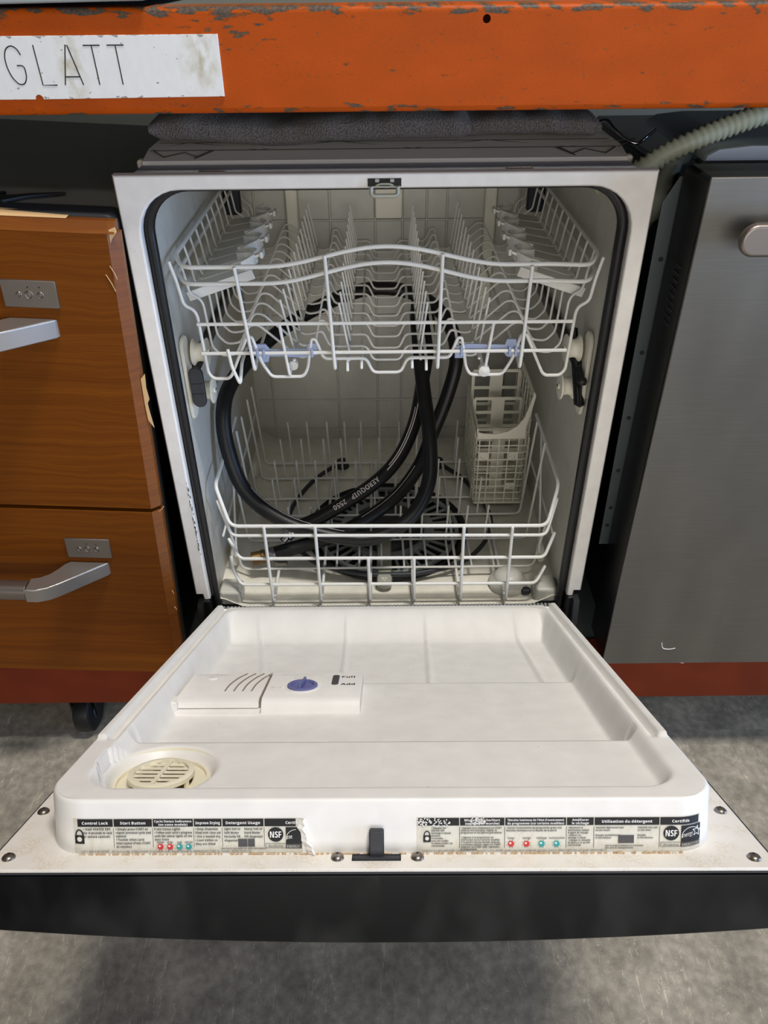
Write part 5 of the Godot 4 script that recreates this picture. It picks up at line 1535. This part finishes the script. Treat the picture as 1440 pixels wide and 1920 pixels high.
# ---------------------------------------------------------------- closed stainless dishwasher on the right
func steel_unit() -> void:
	var U := thing("dishwasher", "closed dishwasher with brushed stainless steel front, right of the open white dishwasher", "dishwasher", Vector3(0.65, -0.735, -0.25))
	part("front_panel", MB.new().box(Vector3(0.645, -0.353, 0.0585), Vector3(0.624, 0.716, 0.004), 0.0012).mesh(M.stainless), U)
	part("door_box", MB.new().box(Vector3(0.645, -0.355, 0.016), Vector3(0.622, 0.714, 0.082), 0.006).mesh(M.black_plastic), U)
	part("body", MB.new().box(Vector3(0.655, -0.38, -0.30), Vector3(0.59, 0.70, 0.52), 0.006).mesh(M.black_plastic), U)
	# vent slots on the black side
	for k in 9:
		part("vent_slot", MB.new().box(Vector3(0.3336, -0.098 - k * 0.0085, 0.02), Vector3(0.0012, 0.0022, 0.018), 0.0004, Transform3D()).mesh(M.chassis_grey), U)
	# galvanised mounting strip with holes
	var st := part("mounting_strip", MB.new().extrude(PackedVector2Array([Vector2(0.317, -0.04), Vector2(0.332, -0.012), Vector2(0.346, -0.012), Vector2(0.3465, -0.30), Vector2(0.3465, -0.538), Vector2(0.3215, -0.538), Vector2(0.319, -0.3)]), 0.002, Transform3D(Basis(), Vector3(0, 0, -0.026)), 0.0004).mesh(M.galvanised), U, "galvanised strip with punched holes")
	for y in [-0.105, -0.225, -0.32, -0.405, -0.47, -0.502]: part("punched_hole", MB.new().lathe([Vector2(0.003, 0.0), Vector2(0.003, 0.0006), Vector2(0, 0.0006)], axis_z(Vector3(0.3285, y, -0.0243)), 14).mesh(M.ink_black), st)
	part("top_sheet", MB.new().extrude(PackedVector2Array([Vector2(0.37, 0.0), Vector2(0.372, 0.006), Vector2(0.385, 0.0125), Vector2(0.42, 0.016), Vector2(0.95, 0.016), Vector2(0.95, 0.0)]), 0.25, Transform3D(Basis(), Vector3(0, -0.004, -0.31)), 0.001).mesh(M.grey_sheet), U)
	# flat-ended handle on a stand-off
	var hd := rrect(Vector2(0.62, -0.050), Vector2(0.51, 0.034), 0.0165, 8)
	var h := part("handle", MB.new().extrude(hd, 0.012, Transform3D(Basis(), Vector3(0, 0, 0.083)), 0.004).mesh(M.satin_metal), U)
	part("handle_post", MB.new().box(Vector3(0.40, -0.050, 0.072), Vector3(0.02, 0.02, 0.024), 0.003).mesh(M.satin_metal), h)
	part("film_scrap", MB.new().extrude(PackedVector2Array([Vector2(0.440, -0.706), Vector2(0.470, -0.705), Vector2(0.467, -0.722), Vector2(0.458, -0.72)]), 0.0008, Transform3D(Basis(), Vector3(0, 0, 0.05)), 0.0002).mesh(M.ink_pale), U, "scrap of pale film")
	part("scuff", MB.new().tube(curve(pts([0.418, -0.665, 0.0607, 0.422, -0.6765, 0.0607, 0.432, -0.679, 0.0607, 0.441, -0.677, 0.0607]), 4), 0.0006, 5).mesh(M.ink_pale), U)

# ---------------------------------------------------------------- the rest
func ribbed(path: PackedVector3Array, r: float, pitch: float) -> MB:
	var q := PackedVector3Array()
	var rr := []
	var run := 0.0
	for i in path.size() - 1:
		var d := path[i].distance_to(path[i + 1])
		var k := maxi(1, roundi(d / (pitch / 8.0)))
		for j in k:
			q.append(path[i].lerp(path[i + 1], j / float(k)))
			rr.append(r + r * 0.13 * cos(TAU * run / pitch))
			run += d / k
	return MB.new().tube(q, rr, 16)

func small_things() -> void:
	var p := curve(pts([0.27, -0.045, -0.13, 0.306, -0.022, -0.10, 0.335, -0.004, -0.10, 0.367, 0.011, -0.10, 0.405, 0.025, -0.105, 0.448, 0.038, -0.11, 0.50, 0.046, -0.13, 0.60, 0.05, -0.18]), 6)
	solo("drain_hose", ribbed(p, 0.0115, 0.0078).mesh(M.ribbed_hose), "pale ribbed drain hose running up to the right under the orange beam", "drain hose")
	var p2 := curve(pts([0.405, -0.014, -0.16, 0.385, -0.008, -0.15, 0.362, -0.018, -0.135, 0.350, -0.045, -0.130, 0.344, -0.085, -0.14, 0.335, -0.13, -0.20]), 6)
	solo("drain_hose", ribbed(p2, 0.0115, 0.02).mesh(M.ribbed_hose), "pale drain hose bending down behind the right edge of white frame", "drain hose")
	# felt blanket folded on the white dishwasher
	var n := noise(90, 9.0, 3)
	var B := thing("blanket", "dark grey felt pad folded on top of the open white dishwasher", "blanket", Vector3(0, 0.0, -0.28))
	for q in [[-0.285, 0.106, -0.127, 0.032, 0.0045], [0.098, 0.268, -0.150, 0.027, 0.0045]]:
		var f := func(u: float, v: float) -> Vector3:
			var x := lerpf(q[0], q[1], u)
			var a := v * TAU
			var hz := 0.13
			var cy: float = q[3] / 2
			var dz := signf(cos(a)) * pow(absf(cos(a)), 0.35) * hz
			var dy := signf(sin(a)) * pow(absf(sin(a)), 0.6) * cy
			var k := n.get_noise_2d(x * 0.9, dz * 0.4) * 0.006
			var en := minf(1.0, minf(u, 1.0 - u) * 30.0)
			return Vector3(x, q[4] + cy + dy * lerpf(0.5, 1.0, en) + k + 0.003 * sin(x * 14.0), q[2] - hz + dz + k * 1.5)
		var mb := MB.new().sheet(70, 40, f, Vector3.ZERO)
		mb.turn(func(p): return Vector3(p.x, q[4] + q[3] / 2, clampf(p.z, q[2] - 0.24, q[2] - 0.02)), -1.0)
		part("pad", mb.mesh(M.felt), B)
	solo("cable", MB.new().tube(curve(pts([0.268, 0.012, -0.20, 0.283, 0.020, -0.19, 0.292, 0.012, -0.175, 0.305, 0.002, -0.165, 0.318, -0.002, -0.16, 0.330, 0.004, -0.165, 0.345, 0.010, -0.18]), 6), 0.0022, 8).mesh(M.chrome), "thin shiny bent cable behind the right end of the felt pad", "cable")
	var W := thing("caster_wheel", "black caster wheel on the floor under the lower left beam", "wheel", Vector3(-0.545, -0.95, -0.03))
	var X := axis_x(Vector3(-0.545, -0.908, -0.03)) * Transform3D(Basis(Vector3(0, 0, 1), 0.0), Vector3.ZERO)
	part("tyre", MB.new().lathe([Vector2(0.0, -0.016), Vector2(0.034, -0.016), Vector2(0.041, -0.012), Vector2(0.042, 0.0), Vector2(0.041, 0.012), Vector2(0.034, 0.016), Vector2(0.0, 0.016)], X, 32).mesh(M.black_plastic), W)
	part("hub", MB.new().lathe([Vector2(0.0, -0.019), Vector2(0.015, -0.018), Vector2(0.018, -0.0155), Vector2(0.018, 0.0155), Vector2(0.015, 0.018), Vector2(0.0, 0.019)], X, 24).mesh(M.slate_plastic), W)
	var fk := MB.new()
	for s in [-1.0, 1.0]: fk.box(Vector3(-0.545 + s * 0.022, -0.885, -0.03), Vector3(0.004, 0.06, 0.03), 0.001)
	fk.box(Vector3(-0.545, -0.853, -0.03), Vector3(0.06, 0.006, 0.06), 0.001)
	part("fork", fk.mesh(M.black_plastic), W)
